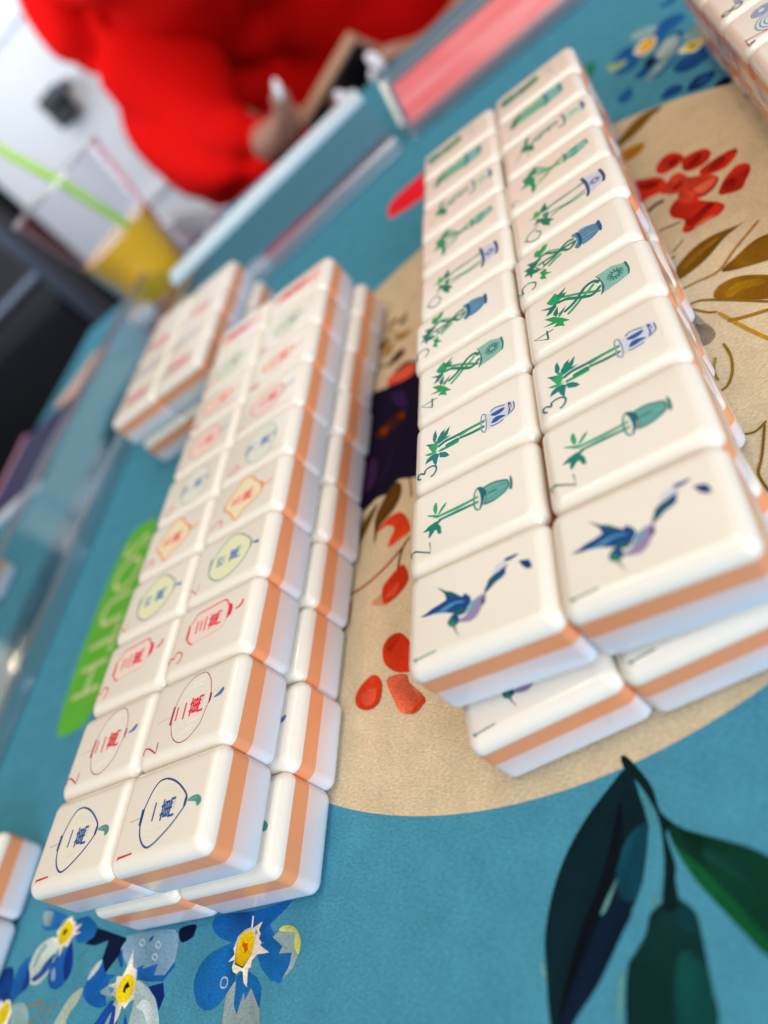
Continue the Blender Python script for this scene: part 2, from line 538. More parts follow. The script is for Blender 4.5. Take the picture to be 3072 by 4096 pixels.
  ('#9ccdb5',0,1,'687 424 610 125 643 -223 -75 -355 -103 -122 -95 301 -58 577'),
  ('#5fb091',33,1,'643 428 566 130 555 -213'),
  ('#5fb091',33,1,'332 456 236 119 119 -251'),
  ('#5fb091',32,1,'136 516 85 177 -31 -276'),
  ('#2f9a66',0,0,'770 527 427 480 51 611 -141 757 -29 967 321 852 530 768 559 611'),
  ('#9dcac8',0,1,'705 -357 706 -633 534 -884 94 -891 -94 -826 -142 -554 -117 -350'),
  ('#4fa0a0',73,1,'797 -282 539 -360 62 -391 -128 -328 66 -224'),
  ('#4aa7a2',73,1,'677 -839 329 -879 -42 -853'),
 ],
 'bamD': [
  ('#4a9d7f',0,1,'178 1211 522 1093 455 695 409 256 502 -166 116 -240 -12 -160 -85 209 -78 505 -82 829 -92 1064'),
  ('#1d7d52',0,1,'313 472 388 304 255 177 66 286 40 449'),
  ('#3a8aa0',0,1,'260 1134 415 1005 28 1008'),
  ('#8fc4ac',0,1,'217 690 253 501 36 565'),
  ('#2c8a68',40,1,'280 873 344 727 387 629'),
  ('#b9bfb0',64,1,'168 -358 426 -520 461 -703'),
  ('#b4bcae',48,0,'280 -504 -287 -749'),
  ('#b9bfb0',39,1,'586 -672 48 -700 -88 -596'),
 ],
 'crak1': [
  ('#e4ddcd',0,1,'623 104 609 321 452 480 220 581 43 628 -187 625 -426 556 -629 404 -750 207 -713 11 -583 -214 -399 -463 -179 -677 -74 -740 97 -712 358 -430 532 -150'),
  ('#d3dcd0',13,1,'455 209 447 -38 405 -295'),
  ('#d3dcd0',13,1,'357 267 390 -13 302 -404'),
  ('#d3dcd0',13,1,'-367 158 -410 -144 -358 -401'),
  ('#d3dcd0',13,1,'-501 389 -570 166 -482 15'),
  ('#d3dcd0',13,1,'-382 392 -447 124 -448 -112'),
  ('#d3dcd0',13,1,'344 66 303 -191 201 -512'),
  ('#2a5aa0',22,1,'623 104 609 321 452 480 220 581 43 628 -187 625 -426 556 -629 404 -750 207 -713 11 -583 -214 -399 -463 -179 -677 -74 -740 97 -712 358 -430 532 -150 623 104'),
  ('#12488f',0,0,'103 692 83 596 -254 596 -238 677'),
  ('#1d56a0',0,0,'86 -693 78 -731 -108 -764 -152 -689 -90 -678 -1 -680'),
  ('#a9a3b8',12,0,'-104 1015 -79 674'),
  ('#4fb0a0',0,1,'-38 -784 27 -897 25 -1077 -70 -1209 -173 -1211 -211 -1114 -109 -1045'),
  ('#8fd0c4',13,1,'-38 -852 -21 -1048'),
  ('#c8203c',26,0,'-856 1108 -806 1108 -781 650'),
 ],
 'crak2': [
  ('#e2dbcf',0,1,'840 -340 856 -107 791 122 648 304 456 423 233 488 17 510 -226 479 -466 385 -648 233 -763 8 -742 -223 -616 -414 -452 -572 -216 -629 -8 -698 224 -701 519 -617 732 -477'),
  ('#a3607a',13,1,'840 -340 856 -107 791 122 648 304 456 423 233 488 17 510 -226 479 -466 385 -648 233 -763 8 -742 -223 -616 -414 -452 -572 -216 -629 -8 -698 224 -701 519 -617 732 -477 840 -340'),
  ('#eeeae4',15,1,'653 32 664 -172 674 -374'),
  ('#eeeae4',15,1,'575 172 556 -126 560 -351'),
  ('#eeeae4',15,1,'-340 -77 -325 -272 -303 -442'),
  ('#eeeae4',15,1,'-616 144 -553 -34 -515 -299'),
  ('#eeeae4',15,1,'-532 95 -466 -122 -443 -393'),
  ('#b02468',0,0,'238 553 238 479 -231 488 -215 567'),
  ('#9c1f60',0,0,'244 -685 177 -756 4 -753 -78 -691 98 -683'),
  ('#5590cc',0,1,'51 -835 116 -951 216 -1094 154 -1151 60 -1084 33 -938'),
  ('#c8a8a8',8,0,'-37 1045 -5 586'),
  ('#c45768',23,0,'-754 1224 -674 1259 -600 1216 -616 1102 -702 958 -806 799 -680 799 -537 805'),
 ],
 'crak3': [
  ('#e8d4c8',0,1,'343 785 510 661 604 579 651 -364 579 -494 396 -590 40 -611 -175 -507 -255 175 -281 519 -234 647 -47 827'),
  ('#e8647f',26,1,'343 785 510 661 604 579 633 115 651 -364 558 -500 396 -590'),
  ('#dfb0b0',14,1,'40 -611 -175 -507 -229 -162 -255 175 -281 519'),
  ('#e8647f',25,1,'-47 827 -234 647 -301 512'),
  ('#e0144a',0,0,'353 858 343 785 -81 758 -52 860'),
  ('#e23a5c',0,0,'467 -591 397 -718 257 -758 90 -743 30 -634 -24 -598 257 -589'),
  ('#ec3a64',0,1,'204 -846 259 -1008 397 -1074 313 -1128 190 -1048 170 -908'),
  ('#d97a80',25,1,'-628 1280 -545 1301 -464 1241 -501 1135 -381 1090 -369 958 -455 836 -572 837 -670 890 -691 949'),
 ],
 'crak4': [
  ('#e0e3bc',0,1,'681 -282 733 6 594 221 442 411 225 580 -173 667 -426 542 -616 313 -704 39 -625 -323 -397 -659 -93 -837 146 -864 448 -593'),
  ('#9cc6b4',28,1,'681 -282 733 6 594 221 442 411 225 580 -173 667 -426 542 -616 313 -704 39 -625 -323 -397 -659 -93 -837 146 -864 448 -593 681 -282'),
  ('#5fb0a4',46,0,'241 693 -216 653'),
  ('#4fa59c',41,0,'173 -847 -69 -860'),
  ('#3f7fb0',0,1,'35 -923 61 -1035 18 -1174 -55 -1123'),
  ('#d97f8a',31,0,'-537 1256 -759 983 -495 945'),
 ],
 'crak5': [
  ('#eadcba',0,1,'-128 738 61 745 390 486 751 234 801 71 700 -179 382 -431 183 -649 -158 -756 -412 -442 -550 -121 -798 123 -410 430'),
  ('#f0bb66',35,1,'-128 738 61 745 390 486 751 234 801 71 700 -179 382 -431 183 -649 -158 -756 -412 -442 -550 -121 -798 123 -410 430 -128 738'),
  ('#eda23c',0,1,'237 -635 144 -753 -94 -764 -142 -728'),
  ('#f0a845',33,1,'36 -779 -12 -978 91 -1118'),
  ('#eda23c',55,0,'-140 760 61 745'),
  ('#dfa8a0',38,1,'-700 1167 -540 1041 -461 889 -540 739 -760 746'),
 ],
 'crak6': [
  ('#dcdfd2',0,1,'615 -609 761 -240 687 56 471 266 213 410 -112 403 -466 257 -742 -19 -805 -362 -628 -642 -302 -815 127 -844'),
  ('#b4bfbe',31,1,'615 -609 761 -240 687 56 471 266 213 410 -112 403 -466 257 -742 -19 -805 -362 -628 -642 -302 -815 127 -844 615 -609'),
  ('#7f88ba',67,0,'162 292 -259 338'),
  ('#7f8cb8',53,0,'188 -755 -55 -759'),
  ('#dba8a2',36,1,'-772 930 -616 975 -468 753 -515 634 -694 637 -848 802'),
 ],
 'mat': [
  ('#1f66b4',0,1,'-3643 -194 -3661 -132 -3610 -128 -3399 -191 -3436 -212 -3446 -247 -3534 -251 -3598 -232'),
  ('#86a9b0',0,1,'-3618 -208 -3657 -138 -3565 -151 -3547 -181 -3552 -223'),
  ('#1565b5',0,1,'-3294 -236 -3234 -224 -3173 -230 -3064 -297 -3091 -333 -3153 -355 -3239 -334'),
  ('#b4c5c0',0,1,'-3448 -293 -3536 -298 -3604 -336 -3624 -400 -3614 -460 -3568 -499 -3490 -511 -3437 -488 -3395 -429 -3399 -375 -3386 -346'),
  ('#1c4f98',0,1,'-3409 -374 -3475 -411 -3509 -451 -3564 -475 -3522 -494 -3435 -459 -3404 -413'),
  ('#8fb0b4',0,1,'-3548 -312 -3586 -363 -3588 -423 -3562 -416 -3542 -368 -3504 -332'),
  ('#1a62bb',0,1,'-3361 -389 -3303 -356 -3280 -329 -3231 -399 -3204 -454 -3225 -522 -3282 -551 -3360 -533 -3407 -481 -3413 -432'),
  ('#0c3590',0,1,'-3293 -357 -3269 -341 -3199 -455 -3227 -520 -3292 -440'),
  ('#7fa6cc',0,1,'-3388 -464 -3365 -447 -3334 -498 -3358 -505'),
  ('#e3dccb',0,0,'-3342 -204 -3326 -232 -3286 -243 -3299 -261 -3226 -256 -3269 -291 -3212 -298 -3282 -309 -3295 -337 -3303 -356 -3348 -346 -3355 -399 -3383 -352 -3422 -352 -3417 -328 -3485 -299 -3426 -296 -3454 -267 -3420 -240 -3386 -214'),
  ('#e6d20f',0,1,'-3372 -221 -3316 -249 -3298 -282 -3322 -324 -3363 -337 -3399 -325 -3424 -291 -3416 -246'),
  ('#1a1a08',0,1,'-3387 -270 -3369 -260 -3350 -275 -3369 -293 -3388 -285'),
  ('#06173a',0,0,'-3064 -297 -2779 -382 -2814 -451 -2890 -519 -2934 -501 -2953 -463 -2938 -371 -3048 -382 -3149 -362 -3081 -334'),
  ('#2f7d5c',4,1,'-3093 -381 -3135 -405 -3177 -429'),
  ('#7fa8c9',0,1,'-2801 -443 -2783 -390 -2759 -370 -2416 -391 -2367 -527 -2417 -588 -2536 -589 -2621 -572'),
  ('#1b63b8',0,0,'-2642 -523 -2590 -515 -2599 -532 -2487 -522 -2500 -567 -2421 -575 -2367 -527 -2359 -548 -2427 -599 -2552 -587 -2621 -572'),
  ('#1b5cb0',0,0,'-2823 -459 -2796 -426 -2757 -511 -2781 -504'),
  ('#12408c',0,0,'-2606 -421 -2591 -401 -2564 -397 -2577 -416'),
  ('#c5d5e2',5,1,'-2526 -425 -2500 -443 -2513 -456 -2539 -438 -2526 -425'),
  ('#c5d5e2',5,1,'-2531 -475 -2505 -492 -2518 -505 -2544 -488 -2531 -475'),
  ('#c5d5e2',5,1,'-2655 -400 -2628 -418 -2642 -432 -2669 -413 -2655 -400'),
  ('#a3bdc6',0,1,'-2625 -580 -2527 -610 -2441 -675 -2386 -795 -2589 -781 -2605 -661'),
  ('#c3d2d6',0,1,'-2580 -683 -2522 -660 -2448 -714 -2441 -784 -2516 -708'),
  ('#0c2f80',0,0,'-2523 -611 -2418 -604 -2389 -659 -2408 -713 -2445 -666'),
  ('#164fae',0,1,'-2780 -642 -2816 -668 -2854 -707 -2883 -762 -2716 -773 -2709 -673'),
  ('#1a4fae',0,0,'-2649 -702 -2644 -778 -2589 -781'),
  ('#8db1c8',0,1,'-2757 -690 -2786 -728 -2798 -768 -2765 -770'),
  ('#1463bd',0,1,'-3028 -537 -2961 -448 -2890 -519 -2807 -536 -2839 -555 -2840 -620 -2814 -656 -2876 -663 -2976 -634 -3042 -585'),
  ('#b9c6cc',0,1,'-3028 -537 -3012 -484 -2949 -454 -2961 -498'),
  ('#86adc4',0,0,'-2895 -593 -2837 -577 -2789 -624 -2831 -638 -2806 -623 -2880 -608'),
  ('#e3dccb',0,0,'-2705 -436 -2678 -515 -2638 -532 -2629 -571 -2601 -599 -2604 -611 -2572 -631 -2612 -627 -2609 -652 -2637 -658 -2664 -685 -2689 -666 -2693 -707 -2714 -745 -2734 -671 -2763 -660 -2742 -637 -2802 -615 -2778 -595 -2845 -576 -2783 -569 -2787 -543 -2744 -547 -2725 -518'),
  ('#e8d510',0,1,'-2706 -542 -2650 -561 -2630 -596 -2645 -641 -2688 -660 -2738 -645 -2759 -610 -2744 -564'),
  ('#1a1608',0,0,'-2688 -572 -2661 -598 -2690 -604 -2686 -621 -2709 -614 -2708 -589'),
  ('#0d3f8c',0,1,'-3911 -431 -3880 -398 -3818 -394 -3783 -413 -3745 -467 -3734 -527 -3719 -562 -3893 -543 -3966 -446'),
  ('#1a5cae',0,1,'-3734 -513 -3737 -418 -3650 -361 -3636 -428 -3572 -508 -3638 -545 -3697 -579'),
  ('#0f3f96',0,1,'-3643 -403 -3566 -494 -3631 -527 -3625 -459'),
  ('#8fb8c0',0,1,'-3672 -600 -3592 -583 -3512 -612 -3453 -686 -3438 -752 -3589 -716'),
  ('#e3dccb',0,0,'-3816 -588 -3812 -550 -3775 -572 -3745 -555 -3708 -563 -3658 -620 -3662 -684 -3785 -685'),
  ('#e6d20f',0,1,'-3782 -605 -3745 -570 -3708 -578 -3685 -618 -3704 -669 -3771 -677'),
  ('#9a7a1c',13,1,'-3498 -611 -3441 -602 -3378 -596'),
  ('#9a7a1c',10,1,'-3329 -614 -3388 -654 -3472 -702'),
  ('#9a7a1c',10,1,'-3319 -703 -3293 -657 -3256 -611'),
  ('#a9bdb5',0,1,'-3218 -719 -3186 -652 -3132 -590 -3047 -566 -3060 -623 -3110 -675 -3119 -734'),
  ('#94aeb6',0,0,'-1941 -646 -1880 -671 -1852 -658 -1769 -755 -1742 -862 -1965 -848 -1976 -791 -1983 -690'),
  ('#1563b5',0,1,'-2151 -394 -2097 -371 -1884 -387 -1680 -378 -1676 -394 -1743 -435 -1771 -452 -1760 -477 -1742 -490 -1759 -508 -1822 -514 -1877 -466 -1964 -496 -2049 -479 -2124 -441'),
  ('#93aeb8',0,0,'-1754 -509 -1730 -495 -1712 -484 -1662 -473 -1618 -489 -1585 -533 -1582 -581 -1612 -635 -1670 -669 -1637 -632 -1627 -576 -1699 -571 -1684 -547'),
  ('#bccb6e',0,1,'-1717 -483 -1688 -470 -1640 -478 -1605 -504 -1583 -543 -1588 -587 -1617 -552 -1620 -506 -1662 -497'),
  ('#1465b0',0,0,'-1827 -560 -1808 -529 -1761 -498 -1684 -547 -1699 -571 -1627 -576 -1630 -617 -1673 -678 -1732 -660 -1794 -612'),
  ('#1467b2',0,1,'-1964 -496 -2058 -506 -2144 -531 -2190 -574 -2202 -628 -2180 -676 -2144 -715 -2080 -736 -2028 -725 -1983 -690 -1939 -633 -1964 -581 -1970 -537'),
  ('#a9c2d2',7,1,'-2011 -623 -1989 -632 -1985 -655 -2002 -663 -2024 -654 -2025 -631 -2011 -623'),
  ('#1566b0',0,0,'-1934 -630 -1901 -611 -1862 -618 -1807 -646 -1773 -684 -1772 -754 -1836 -678 -1861 -717 -1876 -690 -1898 -766 -1924 -730'),
  ('#ddd3c4',0,0,'-1823 -436 -1838 -467 -1824 -483 -1831 -499 -1810 -518 -1819 -527 -1756 -561 -1827 -560 -1855 -580 -1855 -603 -1870 -608 -1861 -674 -1885 -655 -1900 -614 -1918 -609 -1937 -620 -1962 -608 -1972 -590 -1963 -565 -2001 -569 -1968 -544 -1980 -522 -1964 -475 -1924 -454 -1892 -450 -1884 -437 -1879 -455'),
  ('#5a8fb8',0,0,'-1860 -468 -1852 -465 -1846 -480 -1856 -484'),
  ('#ddd3c4',0,0,'-1889 -450 -1892 -404 -1882 -409 -1880 -451'),
  ('#3a5a20',0,0,'-1855 -555 -1863 -557 -1903 -603 -1958 -582 -1960 -575 -1963 -531 -1955 -487 -1948 -491'),
  ('#e8c50c',0,0,'-1933 -465 -1877 -466 -1854 -503 -1861 -556 -1905 -596 -1955 -577 -1960 -531 -1955 -487'),
  ('#cf5a18',0,0,'-1931 -514 -1924 -498 -1910 -510 -1897 -508 -1890 -536 -1903 -548 -1916 -529'),
  ('#04123a',0,1,'-2379 -393 -2269 -389 -2264 -423 -2282 -443 -2349 -451'),
  ('#04202a',0,1,'-132 -200 -180 -231 -285 -318 -372 -412 -429 -500 -468 -587 -492 -674 -496 -759 -498 -895 -469 -995 -422 -900 -334 -816 -253 -716 -188 -628 -137 -548 -94 -418 -89 -380 -106 -249'),
  ('#0a4358',0,1,'-158 -414 -105 -386 -94 -408 -133 -526 -172 -600 -220 -584 -214 -489'),
  ('#051a32',0,1,'-297 -608 -351 -691 -445 -845 -465 -958 -422 -900 -246 -704 -188 -628 -221 -592'),
  ('#020c16',0,1,'-170 -302 -223 -421 -287 -546 -369 -668 -448 -825 -475 -920 -427 -827 -330 -685 -246 -553 -182 -429'),
  ('#5e979c',0,1,'-291 -625 -260 -577 -219 -532 -238 -568 -272 -616'),
  ('#062c2c',0,1,'-88 -621 -133 -648 -156 -695 -199 -742 -230 -779 -259 -912 -256 -1039 -87 -1045 -1 -930 3 -847 5 -754 3 -667 -25 -630 -49 -614'),
  ('#084442',0,1,'-73 -764 -21 -770 4 -811 -9 -930 -83 -1029 -117 -922'),
  ('#083844',0,1,'-45 -640 -11 -653 -3 -714 -41 -702 -57 -671'),
  ('#053528',0,1,'-29 -388 26 -432 179 -508 237 -548 314 -623 272 -872 166 -791 119 -726 57 -634 8 -551 -24 -459'),
  ('#0a5a34',0,1,'-24 -459 8 -551 57 -634 166 -791 242 -849 178 -749 102 -629 36 -534 -17 -470'),
  ('#093c34',0,1,'68 -495 147 -545 196 -603 187 -634 118 -569 66 -522'),
  ('#041f22',0,1,'-141 -157 -119 -157 -71 -237 -50 -294 -43 -360 -12 -406 -38 -429 -28 -522 -38 -565 -45 -640 -91 -633 -61 -516 -51 -398 -67 -325 -96 -257 -131 -206'),
  ('#3f8e9c',0,1,'-101 -282 -87 -290 -74 -334 -60 -391 -71 -393 -88 -351'),
  ('#7aa8a0',0,1,'-514 -728 -507 -741 -498 -776 -510 -766'),
  ('#5c9a98',0,1,'-257 -792 -244 -801 -277 -908 -285 -896'),
  ('#5c9a98',0,1,'-97 -603 -105 -618 -125 -624 -109 -605'),
  ('#7a5a18',0,1,'577 3980 624 4060 726 4130 816 4138 903 4064 815 4028 716 3960 590 3932'),
  ('#b07c1c',0,1,'561 3827 625 3825 711 3774 697 3698 617 3666 572 3711'),
  ('#c8402a',0,1,'681 3085 730 3140 787 3184 825 3148 849 3052 922 2985 971 2873 917 2795 833 2798 787 2939 728 3000'),
  ('#c42a14',0,1,'710 3363 765 3437 831 3426 873 3315 840 3255 773 3248 722 3279'),
  ('#c42a14',0,1,'865 3282 930 3281 984 3240 1000 3160 958 3097 887 3099 843 3144 840 3212'),
  ('#c42a14',0,1,'913 3059 987 3073 1072 3067 1114 3032 1091 2975 1028 2929 963 2944 905 2989'),
  ('#c42a14',0,1,'932 2719 969 2799 1015 2848 1073 2880 1118 2832 1111 2764 1061 2685 1035 2648 983 2665'),
  ('#c42a14',0,1,'563 3378 644 3328 715 3246 730 3140 692 3091 619 3109 557 3133'),
  ('#c42a14',0,1,'685 2845 725 2906 787 2900 849 2758 914 2651 928 2578 878 2539 809 2558 738 2543 702 2587 734 2671 686 2769'),
  ('#c8402a',0,1,'776 2973 833 2874 800 2805 746 2878'),
  ('#8f1206',0,1,'783 3341 834 3353 841 3298 798 3276'),
  ('#8f1206',0,1,'846 3159 927 3230 957 3205 915 3141'),
  ('#8f1206',0,1,'946 3011 1016 3049 1057 3007 987 2969'),
  ('#8f1206',0,1,'961 2734 1000 2792 1034 2763 1006 2689'),
  ('#8f1206',0,1,'588 3299 660 3261 701 3181 628 3200'),
  ('#8f1206',0,1,'731 2657 783 2661 867 2695 889 2648 822 2611 754 2575'),
  ('#8f1206',0,1,'748 3052 807 3070 807 3029 759 3017'),
  ('#d4664c',0,1,'840 2903 936 2904 951 2862 872 2819'),
  ('#d4664c',0,1,'751 2561 821 2577 875 2560 805 2545'),
  ('#1c1410',29,1,'582 2970 633 2990 683 2983'),
  ('#5c4028',13,1,'595 2719 653 2701 711 2682'),
  ('#155fa0',0,1,'1217 5636 1281 5641 1344 5646 1319 5535 1238 5558'),
  ('#8fb4c4',0,1,'945 5482 1024 5494 1113 5376 1132 5230 1034 5231 956 5338'),
  ('#155fa5',0,1,'803 5339 905 5338 930 5204 955 5075 877 4924 752 4977 747 5164'),
  ('#1660a8',0,1,'1035 5114 1154 5335 1253 5288 1310 5179 1280 5098 1142 5053 1058 4989'),
  ('#0e4f96',0,1,'845 4754 959 4853 1074 4953 1198 4992 1233 4891 1090 4810 977 4712 887 4668'),
  ('#7fa5b4',0,1,'1214 4808 1275 4880 1322 4841 1302 4670 1232 4695'),
  ('#86a9b4',0,1,'894 4588 985 4695 1067 4653 1007 4583 927 4523'),
  ('#155b9e',0,1,'911 4555 994 4576 1127 4622 1092 4565 972 4525'),
  ('#98b0ba',0,1,'1019 4861 1113 4972 1188 4943 1196 4851 1135 4707 1044 4703'),
  ('#0f5099',0,1,'1073 4477 1152 4536 1270 4405 1239 4280 1129 4297 1066 4396'),
  ('#0f5099',0,1,'1289 4527 1285 4339 1246 4266 1225 4439'),
  ('#0c1420',0,0,'924 4858 982 4908 1004 4789 956 4723'),
  ('#93b486',0,1,'708 5282 746 5238 843 5139 806 5074 714 5125'),
  ('#1c7a5e',0,1,'498 5536 627 5569 602 5320 501 5273'),
  ('#d8d6c6',0,1,'907 5146 977 5250 1023 5237 1085 5150 1036 5001 953 5006'),
  ('#e0a81c',0,1,'933 5123 980 5204 1020 5219 1070 5154 1035 5041 963 5057'),
  ('#d8d6c6',0,1,'1145 4651 1210 4694 1285 4641 1321 4660 1292 4538 1229 4497 1164 4591'),
  ('#c9b818',0,1,'1175 4636 1214 4666 1279 4619 1315 4657 1291 4557 1234 4519 1184 4581'),
  ('#3a3410',0,1,'1219 4638 1242 4620 1237 4579 1216 4601'),
  ('#145a9e',0,1,'675 4605 731 4655 788 4640 775 4508 711 4476'),
  ('#0e4a90',0,1,'913 4187 970 4253 1028 4227 1060 4135 1027 4083 943 4130'),
  ('#0a2f72',0,1,'1061 4048 1133 4137 1222 4087 1246 4024 1191 3962 1114 3972'),
  ('#1a5a9c',0,1,'1132 4050 1197 4066 1216 4025 1160 3996'),
  ('#06123a',0,1,'1196 3867 1269 3889 1289 3820 1259 3776'),
  ('#6f4c08',0,1,'553 2241 621 2322 718 2386 818 2398 941 2360 976 2362 863 2327 765 2252 677 2213 577 2200'),
  ('#8a6412',0,1,'631 2295 740 2344 845 2348 747 2305 648 2261'),
  ('#7a5408',0,1,'784 2081 863 2125 956 2167 1025 2160 1112 2114 1043 1933 971 1972 909 2000 838 2035'),
  ('#80590a',0,1,'706 1922 734 1976 789 1988 855 1960 942 1872 1006 1769 973 1662 896 1715 754 1853'),
  ('#94700f',0,1,'752 1902 812 1936 903 1880 915 1826 828 1864 769 1857'),
  ('#a87a18',15,1,'590 2113 667 2105 772 2094 881 2194 1024 2304'),
  ('#8a6010',14,1,'580 1966 652 1949 781 1821 911 1675'),
  ('#8a6414',12,1,'583 2119 570 1990 645 1855 692 1809'),
  ('#b88a14',16,1,'696 1798 754 1641 826 1473 867 1419'),
  ('#9a7420',21,1,'717 1713 778 1680 900 1636'),
  ('#8d8272',0,1,'589 1810 631 1770 651 1675 618 1631 584 1637 587 1709'),
  ('#9c9080',0,1,'591 1914 617 1835 625 1775 589 1810'),
  ('#8a6c14',12,1,'662 1580 669 1480 650 1383 613 1316 576 1302'),
  ('#7a5c14',10,1,'589 1012 639 996 690 1026'),
  ('#7a5c14',11,1,'680 1014 625 861 590 781 604 673'),
  ('#9a7418',14,1,'617 2455 688 2505'),
  ('#4a3a18',18,0,'597 2404 622 2409'),
  ('#9c8a40',12,1,'611 1518 584 1438 587 1369'),
  ('#120a28',0,1,'-1145 2994 -1280 2982 -1314 2851 -1468 2886 -1520 2840 -1591 2545 -1586 2355 -1557 2063 -1572 1830 -1553 1768 -1511 1720 -1430 1750 -1350 1793 -1267 1783 -1201 1852 -1097 1808 -996 1794 -833 1948 -885 2494 -1009 2758'),
  ('#3a1d4c',0,1,'-1482 2073 -1415 2187 -1370 2087 -1395 1925 -1479 1895'),
  ('#301a4e',0,1,'-1294 2734 -1187 2683 -1154 2497 -1262 2610'),
  ('#3a1812',0,1,'-1420 2425 -1318 2461 -1192 2494 -1163 2395 -1249 2350 -1348 2315'),
  ('#7a3414',0,1,'-1380 2413 -1303 2420 -1324 2343'),
  ('#6a2c14',0,1,'-1229 2458 -1179 2468 -1175 2389'),
  ('#2a2040',9,1,'-1265 2185 -1281 2027 -1347 1934'),
  ('#d0563e',0,1,'-1346 2929 -1279 2963 -1157 2969 -1089 2893 -1126 2811 -1300 2840'),
  ('#4a2610',0,1,'-1343 3126 -1263 3206 -1192 3172 -1230 3103 -1313 3091'),
  ('#8a6a1c',0,1,'-1386 3616 -1314 3674 -1268 3651 -1325 3601'),
  ('#8a6a1c',0,1,'-1448 3408 -1378 3486 -1346 3436 -1399 3345'),
  ('#a07820',0,1,'-1408 3257 -1370 3339 -1298 3353 -1336 3251'),
  ('#6a5018',0,1,'-1264 3564 -1195 3665 -1219 3521'),
  ('#a8843a',0,1,'-1315 3408 -1215 3416 -1143 3369 -1226 3327'),
  ('#9a7a30',14,1,'-1398 3565 -1336 3528 -1242 3381'),
  ('#7a5a1c',17,1,'-1487 3134 -1431 3162 -1313 3081'),
  ('#5a3a0c',0,1,'-1356 1562 -1351 1643 -1300 1751 -1223 1834 -1176 1805 -1172 1714 -1224 1621 -1321 1543 -1347 1428'),
  ('#6b4f10',0,1,'-1563 1309 -1524 1484 -1445 1646 -1346 1747 -1395 1606 -1484 1441'),
  ('#d8401c',0,1,'-1341 1506 -1255 1578 -1166 1570 -1114 1489 -1095 1398 -1168 1370 -1243 1352 -1235 1404 -1205 1469 -1263 1523'),
  ('#a8481c',13,1,'-1510 1134 -1381 1160 -1246 1223 -1134 1308'),
  ('#6a3a1c',13,1,'-1170 1166 -1144 1291 -1094 1353'),
  ('#5f1c10',13,0,'-1108 1815 -1092 1655'),
  ('#cf9470',0,1,'-1337 1008 -1286 1036 -1246 1048 -1230 962'),
  ('#cc3418',0,1,'-1180 1160 -1129 1172 -1095 1069 -1142 1001 -1241 966 -1266 1036 -1259 1094'),
  ('#e0553a',0,1,'-1243 1007 -1185 1060 -1155 1067 -1182 999'),
  ('#b8402a',0,1,'-1575 1158 -1510 1134 -1480 1059 -1491 954 -1528 901 -1608 932 -1576 1029'),
  ('#d88a70',0,1,'-1541 1014 -1519 1015 -1517 994 -1537 998'),
  ('#c43214',0,1,'-1235 712 -1208 747 -1160 755 -1112 727 -1034 610 -1032 510 -1090 514 -1160 543 -1219 602 -1240 670'),
  ('#a82408',0,1,'-1215 696 -1169 740 -1139 711 -1194 662'),
  ('#c8381a',0,1,'-1393 486 -1365 532 -1304 567 -1263 553 -1232 501 -1238 416 -1282 387 -1337 398 -1384 436'),
  ('#d4543a',0,1,'-1360 475 -1299 503 -1265 478 -1276 415 -1331 419'),
  ('#d9664a',0,1,'-1205 506 -1145 519 -1084 497 -1068 452 -980 348 -993 312 -1041 287 -1114 319 -1154 389'),
  ('#c23a1c',0,1,'-1015 344 -980 348 -993 312 -1042 290 -1049 302'),
 ],
}
